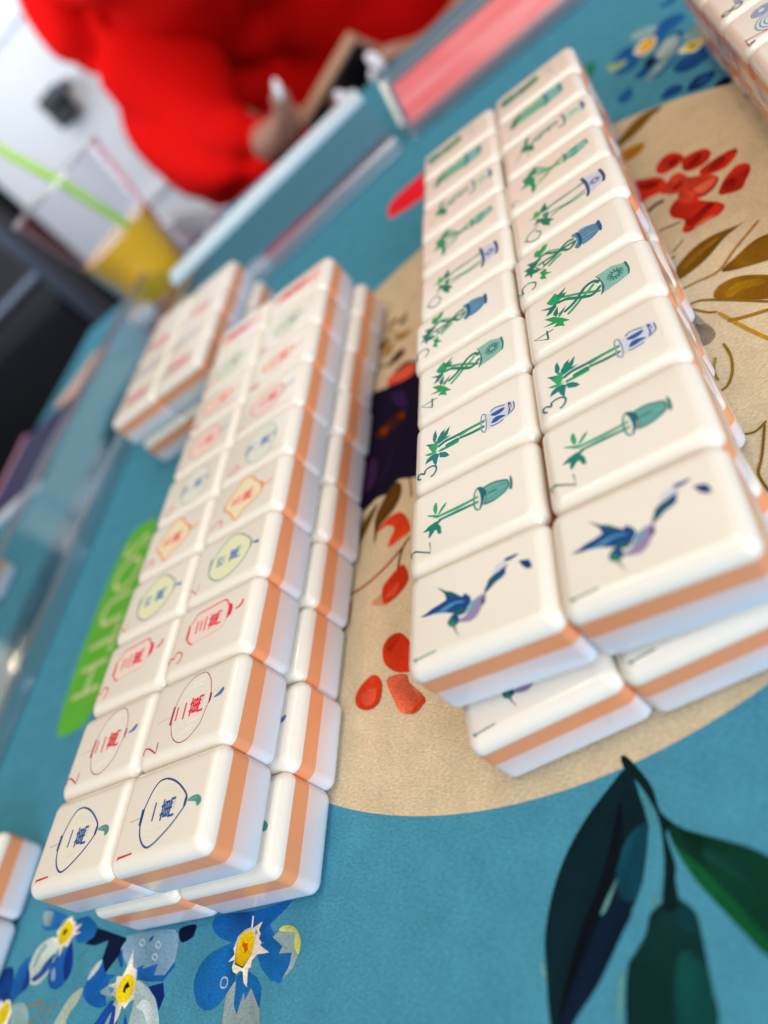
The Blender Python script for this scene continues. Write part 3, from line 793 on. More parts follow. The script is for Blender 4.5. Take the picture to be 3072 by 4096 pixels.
# ------------------------------------------------------------------ shared materials
def ink_mat(name, rough, fabric):
    m = bpy.data.materials.new(name)
    m.use_nodes = True
    nt = m.node_tree
    b = nt.nodes['Principled BSDF']
    b.inputs['Roughness'].default_value = rough
    at = nt.nodes.new('ShaderNodeAttribute')
    at.attribute_name = 'ink'
    tc = nt.nodes.new('ShaderNodeTexCoord')
    if not fabric:
        nt.links.new(at.outputs['Color'], b.inputs['Base Color'])
        b.inputs['Specular IOR Level'].default_value = 0.2
        return m
    b.inputs['Specular IOR Level'].default_value = 0.1
    mp = nt.nodes.new('ShaderNodeMapping')
    mp.inputs['Scale'].default_value = (1, 2.2, 1)
    mp.inputs['Rotation'].default_value = (0, 0, 0.5)
    nt.links.new(tc.outputs['Object'], mp.inputs['Vector'])
    n1 = nt.nodes.new('ShaderNodeTexNoise')
    n1.inputs['Scale'].default_value = 1000
    n1.inputs['Detail'].default_value = 4
    n1.inputs['Roughness'].default_value = 0.7
    nt.links.new(mp.outputs['Vector'], n1.inputs['Vector'])
    n2 = nt.nodes.new('ShaderNodeTexNoise')
    n2.inputs['Scale'].default_value = 130
    n2.inputs['Detail'].default_value = 5
    nt.links.new(tc.outputs['Object'], n2.inputs['Vector'])
    r1 = nt.nodes.new('ShaderNodeMapRange')
    r1.inputs['From Min'].default_value = 0.3
    r1.inputs['From Max'].default_value = 0.7
    r1.inputs['To Min'].default_value = 0.75
    r1.inputs['To Max'].default_value = 1.25
    nt.links.new(n1.outputs['Fac'], r1.inputs['Value'])
    r2 = nt.nodes.new('ShaderNodeMapRange')
    r2.inputs['From Min'].default_value = 0.3
    r2.inputs['From Max'].default_value = 0.7
    r2.inputs['To Min'].default_value = 0.92
    r2.inputs['To Max'].default_value = 1.08
    nt.links.new(n2.outputs['Fac'], r2.inputs['Value'])
    mu = nt.nodes.new('ShaderNodeMath')
    mu.operation = 'MULTIPLY'
    nt.links.new(r1.outputs['Result'], mu.inputs[0])
    nt.links.new(r2.outputs['Result'], mu.inputs[1])
    mx = nt.nodes.new('ShaderNodeMix')
    mx.data_type = 'RGBA'
    mx.blend_type = 'MULTIPLY'
    mx.inputs['Factor'].default_value = 1
    nt.links.new(at.outputs['Color'], mx.inputs['A'])
    nt.links.new(mu.outputs['Value'], mx.inputs['B'])
    nt.links.new(mx.outputs['Result'], b.inputs['Base Color'])
    bp = nt.nodes.new('ShaderNodeBump')
    bp.inputs['Strength'].default_value = 0.35
    bp.inputs['Distance'].default_value = 0.0002
    nt.links.new(n1.outputs['Fac'], bp.inputs['Height'])
    nt.links.new(bp.outputs['Normal'], b.inputs['Normal'])
    return m


INK = ink_mat('engraved_paint', 0.5, False)
CLOTH = ink_mat('printed_fabric', 0.92, True)
IVORY = mat('ivory_melamine', (0.82, 0.757, 0.66), 0.24, coat=0.3, var=0.02, bump=(90, 0.06, 0.0004))
BAND = mat('orange_melamine', (0.78, 0.30, 0.135), 0.3, coat=0.12, var=0.03)


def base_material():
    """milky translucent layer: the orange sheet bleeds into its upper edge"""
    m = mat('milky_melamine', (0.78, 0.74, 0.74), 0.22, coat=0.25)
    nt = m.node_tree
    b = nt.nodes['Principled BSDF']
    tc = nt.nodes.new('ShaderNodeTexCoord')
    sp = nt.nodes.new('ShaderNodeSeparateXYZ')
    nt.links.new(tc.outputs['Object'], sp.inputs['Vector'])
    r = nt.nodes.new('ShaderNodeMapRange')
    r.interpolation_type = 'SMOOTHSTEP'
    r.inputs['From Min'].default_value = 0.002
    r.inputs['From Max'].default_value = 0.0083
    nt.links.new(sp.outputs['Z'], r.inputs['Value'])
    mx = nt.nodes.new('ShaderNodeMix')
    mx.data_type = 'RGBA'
    mx.inputs['A'].default_value = (0.63, 0.67, 0.74, 1)  # bluish foot: reflected mat and window light painted into the colour
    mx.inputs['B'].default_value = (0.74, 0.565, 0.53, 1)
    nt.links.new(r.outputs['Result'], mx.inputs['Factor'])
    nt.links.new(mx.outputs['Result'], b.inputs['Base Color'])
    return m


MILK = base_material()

# ------------------------------------------------------------------ room
flo = bmesh.new()
box(flo, -3.0, 2.6, -2.2, 1.6, -0.80, -0.74)
tag(obj('floor', flo, mat('dark_floor', (0.02, 0.021, 0.025), 0.35, var=0.2)), kind='structure')
wl = bmesh.new()
box(wl, -3.0, 2.6, 1.6, 1.7, -0.80, 1.9)
tag(obj('wall', wl, mat('plaster', (0.72, 0.74, 0.76), 0.8, var=0.03, bump=(200, 0.2))), kind='structure')

# white panelled door behind the player, with its black lever handle
dr = empty('white_door', (-0.80, 1.1, -0.74), label='pale white panelled door with black lever handle, behind the glass of juice', cat='door')
b_ = bmesh.new()
box(b_, 0, 0.92, 0, 0.04, 0, 2.03, 0.003)
WHITE = mat('white_door_paint', (0.74, 0.77, 0.80), 0.45, var=0.02)
obj('door_leaf', b_, WHITE, dr)
for px0, px1, pz0, pz1 in ((0.09, 0.43, 0.15, 0.72), (0.49, 0.83, 0.15, 0.72), (0.09, 0.43, 0.98, 1.9), (0.49, 0.83, 0.98, 1.9)):
    b_ = bmesh.new()
    for q in ((px0, px1, pz0, pz0 + 0.012), (px0, px1, pz1 - 0.012, pz1), (px0, px0 + 0.012, pz0 + 0.012, pz1 - 0.012), (px1 - 0.012, px1, pz0 + 0.012, pz1 - 0.012)):
        box(b_, q[0], q[1], -0.006, -0.0005, q[2], q[3], 0.002)
    obj('panel_moulding', b_, WHITE, dr)
b_ = bmesh.new()
BLACKM = mat('black_lever_metal', (0.012, 0.016, 0.022), 0.4)
box(b_, 0.165, 0.203, -0.022, -0.001, 0.858, 0.905, 0.004)
box(b_, 0.19, 0.235, -0.045, -0.025, 0.884, 0.898, 0.004)
box(b_, 0.185, 0.197, -0.045, -0.02, 0.882, 0.9, 0.003)
obj('handle', b_, BLACKM, dr)

# dark cabinet and black chair at the far left
cb = empty('dark_cabinet', (-1.25, 1.02, -0.74), label='tall black cabinet standing beside the white door', cat='cabinet')
b_ = bmesh.new()
box(b_, -0.45, 0.435, -0.2, 0.2, 0.06, 1.9, 0.004)
DARK = mat('black_lacquer', (0.012, 0.014, 0.018), 0.4, var=0.1)
obj('carcass', b_, DARK, cb)
for s0, s1 in ((-0.44, -0.006), (0.0, 0.43)):
    b_ = bmesh.new()
    box(b_, s0, s1, -0.22, -0.202, 0.08, 1.88, 0.003)
    d_ = obj('cabinet_door', b_, DARK, cb)
    b_ = bmesh.new()
    tube(b_, [((s0 + s1) / 2, -0.235, 0.9), ((s0 + s1) / 2, -0.235, 1.05)], 0.006)
    obj('handle', b_, mat('dull_steel', (0.1, 0.1, 0.11), 0.4, metal=1), d_)
b_ = bmesh.new()
box(b_, -0.44, 0.42, -0.18, 0.18, 0.0, 0.06)
obj('plinth', b_, DARK, cb)

ch = empty('black_chair', (-0.72, 0.43, -0.74), 0.0, label='black padded chair with dark metal back rail, drawn up at the left table edge', cat='chair')
PAD = mat('black_vinyl', (0.006, 0.007, 0.01), 0.7, spec=0.2, bump=(400, 0.3))
STEEL = mat('dark_steel', (0.05, 0.065, 0.095), 0.45, metal=0.4)
b_ = bmesh.new()
box(b_, -0.22, 0.19, -0.22, 0.2, 0.41, 0.48, 0.025, 4)
obj('seat', b_, PAD, ch)
b_ = bmesh.new()
box(b_, -0.19, 0.185, 0.215, 0.245, 0.5, 0.765, 0.012, 4)
obj('backrest', b_, PAD, ch)
b_ = bmesh.new()
tube(b_, [(0.203, 0.215, 0.42), (0.203, 0.22, 0.86), (0.19, 0.22, 0.9), (0.15, 0.22, 0.91), (-0.16, 0.22, 0.91), (-0.205, 0.22, 0.89), (-0.215, 0.22, 0.85), (-0.215, 0.215, 0.42)], 0.011)
tube(b_, [(0.2, 0.22, 0.79), (-0.213, 0.22, 0.785)], 0.008)
obj('back_rail', b_, STEEL, ch)
for lx, ly in ((-0.2, -0.19), (0.17, -0.19), (-0.2, 0.19), (0.17, 0.19)):
    b_ = bmesh.new()
    tube(b_, [(lx, ly, 0.0), (lx, ly, 0.42)], 0.011)
    obj('leg', b_, STEEL, ch)

# ------------------------------------------------------------------ table and printed mat
tb = empty('table', (-0.025, 0.108, -0.74), label='square card table carrying the teal floral mat', cat='table')
b_ = bmesh.new()
WOOD = mat('dark_table_top', (0.018, 0.016, 0.016), 0.4, var=0.2)
box(b_, -0.423, 0.423, -0.423, 0.423, 0.705, 0.7375, 0.004)
obj('tabletop', b_, WOOD, tb)
for sx in (-0.38, 0.38):
    for sy in (-0.38, 0.38):
        b_ = bmesh.new()
        tube(b_, [(sx, sy, 0.0), (sx, sy, 0.705)], 0.02)
        obj('leg', b_, WOOD, tb)

P_ = Print(0.0, 0.0000012)
x0, x1, y0, y1 = -0.443, 0.393, -0.31, 0.526
TEAL = lin('#4389a2')
cx, cy, cr = -0.0255, 0.1085, 0.1195
ring = [Vector((cx + cr * math.cos(2 * math.pi * k / 180), cy + cr * math.sin(2 * math.pi * k / 180))) for k in range(180)]
P_.poly([Vector((x0, y0)), Vector((x1, y0)), Vector((x1, y1)), Vector((x0, y1))], TEAL)
P_.poly(ring, lin('#c9b798'))
# wind pills printed round the circle: green SOUTH, red one at the far side
def pill(px, py, half, wide, c, turned):
    pts = []
    for k in range(48):
        t = 2 * math.pi * k / 48
        u, v = math.cos(t), math.sin(t)
        q = (half * (abs(u) ** 0.95) * (1 if u > 0 else -1), wide * (abs(v) ** 0.42) * (1 if v > 0 else -1))
        pts.append(Vector((px + q[1], py + q[0])) if turned else Vector((px + q[0], py + q[1])))
    P_.poly(pts, c)
pill(-0.2055, 0.1045, 0.0505, 0.0145, lin('#5cab38'), True)
P_.text('SOUTH', -0.2050, 0.1075, 0.0245, lin('#b9c68c'), rot=-math.pi / 2, sx=0.98)
pill(-0.025, 0.285, 0.050, 0.0145, lin('#e5172c'), False)
pill(0.155, 0.1045, 0.0505, 0.0145, lin('#d9a21c'), True)
P_.art(ART['mat'], 0.00005, tone=(0.90, 0.86, 0.80), wash=0.62)
z_top = P_.z
me = P_.mesh('play_mat')
pm = obj('play_mat', me, CLOTH)
bm = bmesh.new()
bm.from_mesh(me)
lay = bm.loops.layers.float_color.get('ink')
q = [bm.verts.new((a, b, c)) for c in (-0.0025, -0.000002) for a, b in ((x0, y0), (x1, y0), (x1, y1), (x0, y1))]
for k in range(4):
    f = bm.faces.new((q[k], q[(k + 1) % 4], q[4 + (k + 1) % 4], q[4 + k]))
    for l in f.loops:
        l[lay] = (0.02, 0.025, 0.03, 1)
f = bm.faces.new((q[3], q[2], q[1], q[0]))
for l in f.loops:
    l[lay] = (0.02, 0.02, 0.02, 1)
bm.to_mesh(me)
bm.free()
tag(pm, 'teal fabric mat printed with a beige circle, blue flowers and red berries under everything', 'play mat')

# ------------------------------------------------------------------ mahjong tiles
LZ, PITCH, TH = 0.030, 0.021611, 0.0156
HX, HY, RC_ = 0.01498, 0.01079, 0.0023


def rrect(d, z, seg=7):
    hx, hy, r = HX - d, HY - d, max(RC_ - d * 0.45, 0.0008)
    out = []
    for cx_, cy_, a0 in ((hx - r, hy - r, 0), (-hx + r, hy - r, 90), (-hx + r, -hy + r, 180), (hx - r, -hy + r, 270)):
        for k in range(seg):
            a = math.radians(a0 + 90 * k / (seg - 1))
            out.append((cx_ + r * math.cos(a), cy_ + r * math.sin(a), z))
    return out


def loft(name, prof, material, top, bottom):
    bm = bmesh.new()
    rings = [[bm.verts.new(p) for p in rrect(d, z)] for d, z in prof]
    for a, b in zip(rings, rings[1:]):
        n = len(a)
        for k in range(n):
            bm.faces.new((a[k], a[(k + 1) % n], b[(k + 1) % n], b[k]))
    if top:
        bm.faces.new(rings[-1])
    if bottom:
        bm.faces.new(rings[0][::-1])
    for f in bm.faces:
        f.smooth = True
    me = bpy.data.meshes.new(name)
    bm.to_mesh(me)
    bm.free()
    me.materials.append(material)
    return me


def arc(d0, z0, r, a0, a1, n, up):
    return [(d0 + r * (1 - math.cos(math.radians(a0 + (a1 - a0) * k / n))), z0 + (1 if up else -1) * r * math.sin(math.radians(a0 + (a1 - a0) * k / n))) for k in range(n + 1)]


Z1, Z2 = 0.0081, 0.0123
base_prof = arc(0, 0.0028, 0.0028, 90, 0, 8, False) + [(0, 0.005), (0, Z1)]
top_prof = [(0, Z2), (0, 0.0125)] + arc(0, TH - 0.0029, 0.0029, 0, 90, 12, True)
top_prof[-1] = (0.0029, TH)
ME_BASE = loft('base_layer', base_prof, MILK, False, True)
ME_BAND = loft('middle_band', [(-0.00001, Z1), (-0.00001, Z2)], BAND, False, False)
ME_TOP = loft('ivory_layer', top_prof, IVORY, True, False)


def jit(a):
    return random.uniform(-a, a)


def tile_art(q):           # artwork is drawn upright (x right, y up); the tile lies with its top towards -x
    return Vector((-q[1], q[0]))


NUM = '一二三四五六七八九'
DIG = {
    6: [(3, 9.5), (1.2, 8), (0.2, 5.5), (0.6, 3.4), (2, 2.6), (3.4, 3.6), (3.4, 5.2), (2, 6), (0.6, 5)],
    7: [(0, 9), (4, 9), (1.4, 2.5)],
    8: [(2, 6.2), (0.5, 7.6), (1.9, 9.4), (3.3, 7.8), (1.9, 6.1), (0.3, 4.2), (1.9, 2.4), (3.6, 4.2), (2.1, 6.1)],
    9: [(3.4, 7.4), (1.9, 6.2), (0.4, 7.6), (1.6, 9.4), (3.3, 8.6), (3.4, 6.6), (2.6, 2.6)],
}


def digit(P, n, col, wd=0.4, x=-9.2, y=6.6, k=0.55):
    p = [Vector((x + a * k, y + b * k)) * MM for a, b in DIG[n]]
    P.stroke([tile_art(v) for v in (catmull(p, False) if n != 7 else p)], wd * MM, lin(col))


def design(key):
    P = Print(TH + 0.000008, 0.000002)
    if key in ART:
        P.art(ART[key], 0.00001, tile_art, tone=((0.92, 0.66, 0.70) if key.startswith('crak') else (0.56, 0.72, 0.68)), fat=1.9)
    k = key[-1]
    if key.startswith('crak'):
        spec = {'1': ('#1c4f96', -.4, 2.5, 4.0, -.6, -2.0, 4.8), '2': ('#dc1f3c', .1, 2.4, 4.4, .4, -2.9, 5.0), '3': ('#e01c48', 1.8, 3.5, 4.6, 1.7, -1.7, 4.9), '4': ('#3f76b4', -.2, 2.5, 3.5, 0, -2.9, 4.6),
                '5': ('#ec4f5a', 0, 3.0, 4.0, -.1, -1.9, 4.8), '6': ('#5f78b8', -.1, 1.5, 3.6, -.1, -4.3, 4.8), '7': ('#ea5570', 0, 2.6, 3.6, .2, -2.3, 4.8), '8': ('#ef6a7a', 0, 2.6, 3.6, .2, -2.3, 4.8), '9': ('#8aa0b4', 0, 2.6, 3.6, .2, -2.4, 4.8)}
        if k in '789':
            oc, fc, tc_ = {'7': ('#e07a78', '#ead0c6', '#3f86b8'), '8': ('#ec8468', '#eed2c2', '#e8786c'), '9': ('#9db89a', '#d8decb', '#9cb898')}[k]
            o = [Vector((6.4 * math.cos(t) * (0.72 if k == '8' else 1), 0.2 + 7.2 * math.sin(t) * (1 if k != '9' else 0.9))) * MM for t in [2 * math.pi * i / 40 for i in range(40)]]
            o = [tile_art(v) for v in o]
            P.poly(o, lin(fc))
            P.stroke(o + [o[0]], 0.38 * MM, lin(oc))
            for a, b, c_, d_ in ((-2, 2, 7.5, 7.5), (-1.6, 1.6, -7.1, -7.1)):
                P.stroke([tile_art(Vector((a, c_)) * MM), tile_art(Vector((b, d_)) * MM)], 0.8 * MM, lin(oc))
            P.stroke([tile_art(Vector(v) * MM) for v in ((0.2, -7.8), (0.9, -9.6), (2.2, -11.2))], 0.8 * MM, lin(tc_))
            digit(P, int(k), '#cf6a68', 0.6)
        if k in spec:
            c, ax, ay, asz, bx, by, bsz = spec[k]
            for ch_, tx, ty, ts in ((NUM[int(k) - 1], ax, ay, asz), ('萬', bx, by, bsz)):
                P.text(ch_, tx * MM, ty * MM, ts * MM, lin(c), fn=tile_art, bold=0.018)
        if k == 'D':
            body = [(1.2, 11), (3.6, 9), (2.0, 6), (3.4, 3), (1.6, 0), (3.0, -3), (1.4, -6), (2.0, -10), (0.2, -11.5), (-1.2, -8), (0.2, -5), (-1.6, -2), (0.0, 1), (-1.8, 4), (-0.6, 7), (-2.4, 9.5)]
            P.poly(catmull([tile_art(Vector(v) * MM) for v in body], True), lin('#f08f90'))
            core = [(0.6, 9), (2.0, 6.4), (0.8, 4), (1.9, 1.5), (0.4, -1), (1.4, -3.6), (0.4, -5)]
            P.stroke(catmull([tile_art(Vector(v) * MM) for v in core], False), 3.6 * MM, lin('#dc0f30'))
            for v in ((3.8, 4), (-2.4, 1.5), (3.2, -4)):
                P.stroke([tile_art(Vector((v[0] * .3, v[1])) * MM), tile_art(Vector((v[0], v[1] + 1.6)) * MM)], 0.7 * MM, lin('#e5475c'))
    if key.startswith('dot'):
        n = int(k)
        spots = {6: [(-4, 6), (4, 6), (-4, 0), (4, 0), (-4, -6), (4, -6)], 7: [(-3.6, 4.8)] + [(3.6, 6.5), (-3.6, -3), (3.6, -2), (-3.6, -9), (3.6, -9), (0, 0)], 8: [(a, b) for a in (-4, 4) for b in (7, 2.4, -2.4, -7)], 9: [(a, b) for a in (-5.5, 0, 5.5) for b in (6, 0, -6)]}[n]
        for i, (sx, sy) in enumerate(spots):
            R0 = 5.0 if (n == 7 and i == 0) else 2.3
            for r_ in (1.0, 0.8, 0.6, 0.4):
                circ = [tile_art(Vector((sx + R0 * r_ * math.cos(t), sy + R0 * r_ * math.sin(t))) * MM) for t in [2 * math.pi * j / 36 for j in range(37)]]
                if r_ == 1.0:
                    P.poly(circ[:-1], lin('#cfd5d6'))
                P.stroke(circ, 0.28 * MM, lin('#41649a'))
        digit(P, n, {6: '#3f7a5a', 7: '#b04438', 8: '#2a0c18', 9: '#2a4a80'}[n], 0.42, x=-8.6, y=6.4, k=0.72)
        if n == 7:
            P.stroke([tile_art(Vector(v) * MM) for v in ((-8.7, 13.1), (-8.5, 11.3))], 0.7 * MM, lin('#241018'))
    if key == 'jokerA' or key == 'jokerB':
        c = '#e0447c' if key == 'jokerA' else '#b9bcd0'
        P.poly(catmull([tile_art(Vector(v) * MM) for v in ((-2.4, 5), (0.5, 7), (2.6, 3), (2.0, -2), (2.6, -6), (-0.5, -7), (-2.6, -3), (-1.6, 1))], True), lin(c))
        P.stroke([tile_art(Vector(v) * MM) for v in ((-1, 4), (0.8, 1), (-0.6, -3))], 0.9 * MM, lin('#f4d8dc'))
    if key == 'blank':
        P.poly([tile_art(Vector((2.4 * math.cos(t), 3.5 * math.sin(t))) * MM) for t in [2 * math.pi * j / 24 for j in range(24)]], lin('#e6cfd0'))
    me = P.mesh('face_engraving')
    me.materials.append(INK)
    return me


ME_ART = {}
PROTO = None


def tile(key, x, y, z, rot, label, group):
    """one mahjong tile: Empty > base_layer, middle_band, ivory_layer, face_engraving (copies share mesh data)"""
    global PROTO
    if key not in ME_ART:
        ME_ART[key] = design(key)
    if PROTO is None:
        t = empty('mahjong_tile')
        PROTO = [obj('base_layer', ME_BASE, (), t), obj('middle_band', ME_BAND, (), t), obj('ivory_layer', ME_TOP, (), t), obj('face_engraving', ME_ART[key], (), t)]
    else:
        t = PROTO[0].parent.copy()
        COL.objects.link(t)
        for c in PROTO:
            k = c.copy()
            if k.name.startswith('face_engraving'):
                k.data = ME_ART[key]
            COL.objects.link(k)
            k.parent = t
    t.location = (x, y, z)
    t.rotation_euler = (0, 0, rot)
    for k in t.children:
        if k.name.startswith('face_engraving'):
            k.location = (jit(0.12) * MM, jit(0.12) * MM, 0)
            k.rotation_euler = (0, 0, math.radians(jit(0.5)))
    t['label'], t['category'] = label, 'mahjong tile'
    if group != 'loose tile':
        t['group'] = group
    elif 'group' in t:
        del t['group']
    return t


BAM = ['bam1', 'bam2', 'bam3', 'bam4', 'bam5', 'bam6', 'bam7', 'bam8', 'bam9', 'bamD']
BAMN = ['blue hummingbird', 'two bamboo in teal vase', 'three bamboo in blue white vase', 'four bamboo in sunburst vase', 'five bamboo in dark blue vase', 'six bamboo in lavender pot', 'seven bamboo in slim pale vase', 'eight bamboo in grey vase', 'nine bamboo in aqua pot', 'green dragon']
CRK = ['crak1', 'crak2', 'crak3', 'crak4', 'crak5', 'crak6', 'crak7', 'crak8', 'crak9', 'crakD']
CRKN = ['blue one lantern', 'red and purple two lantern', 'crimson three lantern', 'green four lantern', 'orange five lantern', 'blue six lantern', 'pink seven lantern', 'coral eight lantern', 'grey green nine lantern', 'red dragon']


J_L = [-0.2, -0.5, 0.1, 0.2, -1.0, 0.2, 0.1, -0.2, 0.2, 0.0]
J_R = [-0.2, 0.2, 0.1, 0.3, -0.5, 0.4, -0.3, 0.5, -0.4, 0.3]
LOW_L = [(-0.2, -5.4, 8.4), (-0.1, -4.2, 6.6), (-0.1, -2.6, 4.0), (-0.4, -1.2, 1.5), (0.2, 0.2, 0.4)]
LOW_R = [(-0.4, -1.7, 7.4), (-0.3, 0.2, 5.8), (-0.2, 1.6, 3.2), (-0.5, 2.2, 1.2), (0.3, 2.4, 0.3)]
for i in range(10):
    for col in (-1, 1):
        side = 'left' if col < 0 else 'right'
        jx = (J_L if col < 0 else J_R)[i]
        tile(BAM[i], (col * 15 + jx) * MM, (i + 0.5) * PITCH + jit(0.12) * MM, TH, math.radians(jit(0.45)),
             'upper %s tile, %s column of green stack' % (BAMN[i], side), 'tiles of the green bamboo stack')
        if i < 5:
            ox, oy, r_ = (LOW_L if col < 0 else LOW_R)[i]
        else:
            ox, oy, r_ = (jit(0.7) + (-0.2 if col > 0 else -0.3), 1.6 + jit(0.3) if col > 0 else 0.6 + jit(0.2), jit(0.7))
        tile(BAM[i], (col * 15 + ox) * MM, (i + 0.5) * PITCH + oy * MM, 0, math.radians(r_),
             'lower tile beneath %s tile, %s column of green stack' % (BAMN[i], side), 'tiles of the green bamboo stack')

# crak stack: its own frame at the left
LO = Matrix.Translation((-105.943 * MM, -19.106 * MM, 0)) @ Matrix.Rotation(-0.01499, 4, 'Z')
LOWX = [2.2, 1.0, -1.0, -0.4, 0.6, -0.3, 0.5, -0.6, 0.4, 0.9]
for i in range(10):
    for col in (-1, 1):
        side = 'left' if col < 0 else 'right'
        p = LO @ Vector(((col * 15 + jit(0.25)) * MM, (i + 0.5) * PITCH + jit(0.12) * MM, TH))
        tile(CRK[i], p.x, p.y, p.z, -0.01499 + math.radians(jit(0.4)), 'upper %s tile, %s column of lantern stack' % (CRKN[i], side), 'tiles of the lantern stack')
        ex = 3.0 if (i > 0 and col > 0) else 0.0
        p = LO @ Vector(((col * 15 + LOWX[i] + ex * 0.7) * MM, (i + 0.5) * PITCH + (jit(0.3) - 0.3) * MM, 0))
        tile(CRK[i], p.x, p.y, 0, -0.01499 + math.radians(jit(0.7)), 'lower tile beneath %s tile, %s column of lantern stack' % (CRKN[i], side), 'tiles of the lantern stack')

# dot stack cut by the right edge
for i in range(4, 10):
    n = i if i < 9 else 9
    for lv in (0, 1):
        key = 'dot%d' % min(9, max(6, i + 1)) if i < 9 else 'dot9'
        word = {4: 'fifth', 5: 'sixth', 6: 'seventh', 7: 'eighth', 8: 'ninth', 9: 'tenth'}[i]
        tile(key, (78 + jit(0.3) + (0.2 if lv else 1.0 + jit(0.8))) * MM, 0.7 * MM + (i + 0.5) * PITCH + (0 if lv else -2.0) * MM, TH * lv, math.radians(jit(0.5)),
             '%s tile, %s from near end of dot stack at right edge' % ('upper' if lv else 'lower', word), 'tiles of the dot stack')

# blurred stack behind the lantern stack
FLX, FLY = -176.5, 191.0
for i in range(4):
    for col in (-1, 1):
        for lv in (0, 1):
            key = ('jokerA', 'jokerB', 'jokerA', 'blank')[i]
            word = ('nearest', 'second', 'third', 'farthest')[i]
            tile(key, (FLX + col * 15 + jit(0.3) + (0 if lv else 2.0)) * MM, FLY * MM + (i + 0.5) * PITCH + (0 if lv else -0.5) * MM, TH * lv, math.radians(jit(0.6)),
                 '%s tile of %s row, %s column of blurred stack behind lantern stack' % ('upper' if lv else 'lower', word, 'left' if col < 0 else 'right'), 'tiles of the blurred far stack')

# stack cut by the lower left edge, and two tiles behind the left rack
for i in range(2):
    tile('blank', -208.3 * MM, (13.6 - (i + 0.5) * 21.7) * MM, 0, math.radians(0.6 - i * 0.9), ('far' if i == 0 else 'near') + ' tile of the pair cut by the lower left picture edge', 'tiles cut by the lower left edge')
tile('jokerA', -345 * MM, 178 * MM, 0, math.radians(3), 'single tile lying alone behind the clear left rack', 'loose tile')

# ------------------------------------------------------------------ clear racks
CLEAR = acrylic('clear_acrylic', (0.88, 0.945, 0.965), 0.05, 0.04)
EDGE = acrylic('frosted_acrylic_edge', (0.88, 0.93, 0.97), 0.32, 0.3)


def pink_sheet():
    m = mat('pink_acrylic', (0.80, 0.13, 0.16), 0.3, coat=0.6)
    nt = m.node_tree
    b = nt.nodes['Principled BSDF']
    tc = nt.nodes.new('ShaderNodeTexCoord')
    mp = nt.nodes.new('ShaderNodeMapping')
    mp.inputs['Scale'].default_value = (6, 160, 160)
    nt.links.new(tc.outputs['Object'], mp.inputs['Vector'])
    n = nt.nodes.new('ShaderNodeTexNoise')
    n.inputs['Scale'].default_value = 1.0
    n.inputs['Detail'].default_value = 3
    nt.links.new(mp.outputs['Vector'], n.inputs['Vector'])
    r = nt.nodes.new('ShaderNodeValToRGB')
    r.color_ramp.elements[0].position = 0.36
    r.color_ramp.elements[0].color = (0.66, 0.04, 0.06, 1)
    r.color_ramp.elements[1].position = 0.64
    r.color_ramp.elements[1].color = (0.78, 0.20, 0.23, 1)
    nt.links.new(n.outputs['Fac'], r.inputs['Fac'])
    nt.links.new(r.outputs['Color'], b.inputs['Base Color'])
    return m


PINK = pink_sheet()


def rack(name, loc, rz, length, label, panel=None, lips=None, cat='tile rack', depth=0.04, wall=0.029, ends=True):
    """long tile rack lying along its own -x: base plate, front lip, leaning back wall, end plates"""
    t = empty(name, loc, rz, label=label, cat=cat)
    b_ = bmesh.new()
    box(b_, -length, -0.0032, 0.0062, depth, 0.0003, 0.0035, 0.0005)
    obj('base_plate', b_, CLEAR, t)
    for a, c in (lips or [(-length, 0.0)]):
        b_ = bmesh.new()
        box(b_, a, c, 0.0, 0.006, 0.0, 0.0085, 0.0012)
        obj('front_lip', b_, EDGE, t)
    b_ = bmesh.new()
    prism(b_, [(0.014, 0.0037), (0.0175, 0.0037), (depth - 0.001, wall), (depth - 0.0045, wall)], -length, -0.0032)
    obj('back_wall', b_, CLEAR, t)
    b_ = bmesh.new()
    prism(b_, [(depth - 0.0052, wall + 0.0002), (depth - 0.0004, wall + 0.0002), (depth + 0.0005, wall + 0.0035), (depth - 0.0048, wall + 0.0035)], -length, -0.0032)
    obj('top_rail', b_, EDGE, t)
    for a in ((-length - 0.003, -0.003) if ends else ()):
        b_ = bmesh.new()
        prism(b_, [(0.0065, 0.0), (depth + 0.0005, 0.0), (depth + 0.0005, wall + 0.004), (depth - 0.006, wall + 0.004), (0.0065, 0.0085)], a + 0.0001, a + 0.003)
        obj('end_plate', b_, EDGE, t)
    if panel:
        b_ = bmesh.new()
        prism(b_, [(0.0066, 0.0038), (0.0135, 0.0038), (depth - 0.0052, wall - 0.001), (depth - 0.0066, wall - 0.001)], -length + 0.002, -0.006)
        obj('pink_panel', b_, panel, t)
    return t


# pink rack along the far side, right part (its left end at x = -0.061)
rack('tile_rack', (0.262, 0.3475, 0.0), 0.0, 0.323, 'clear rack with pink sloping panel, at the far side above the green stack', panel=PINK, depth=0.030, wall=0.0235)
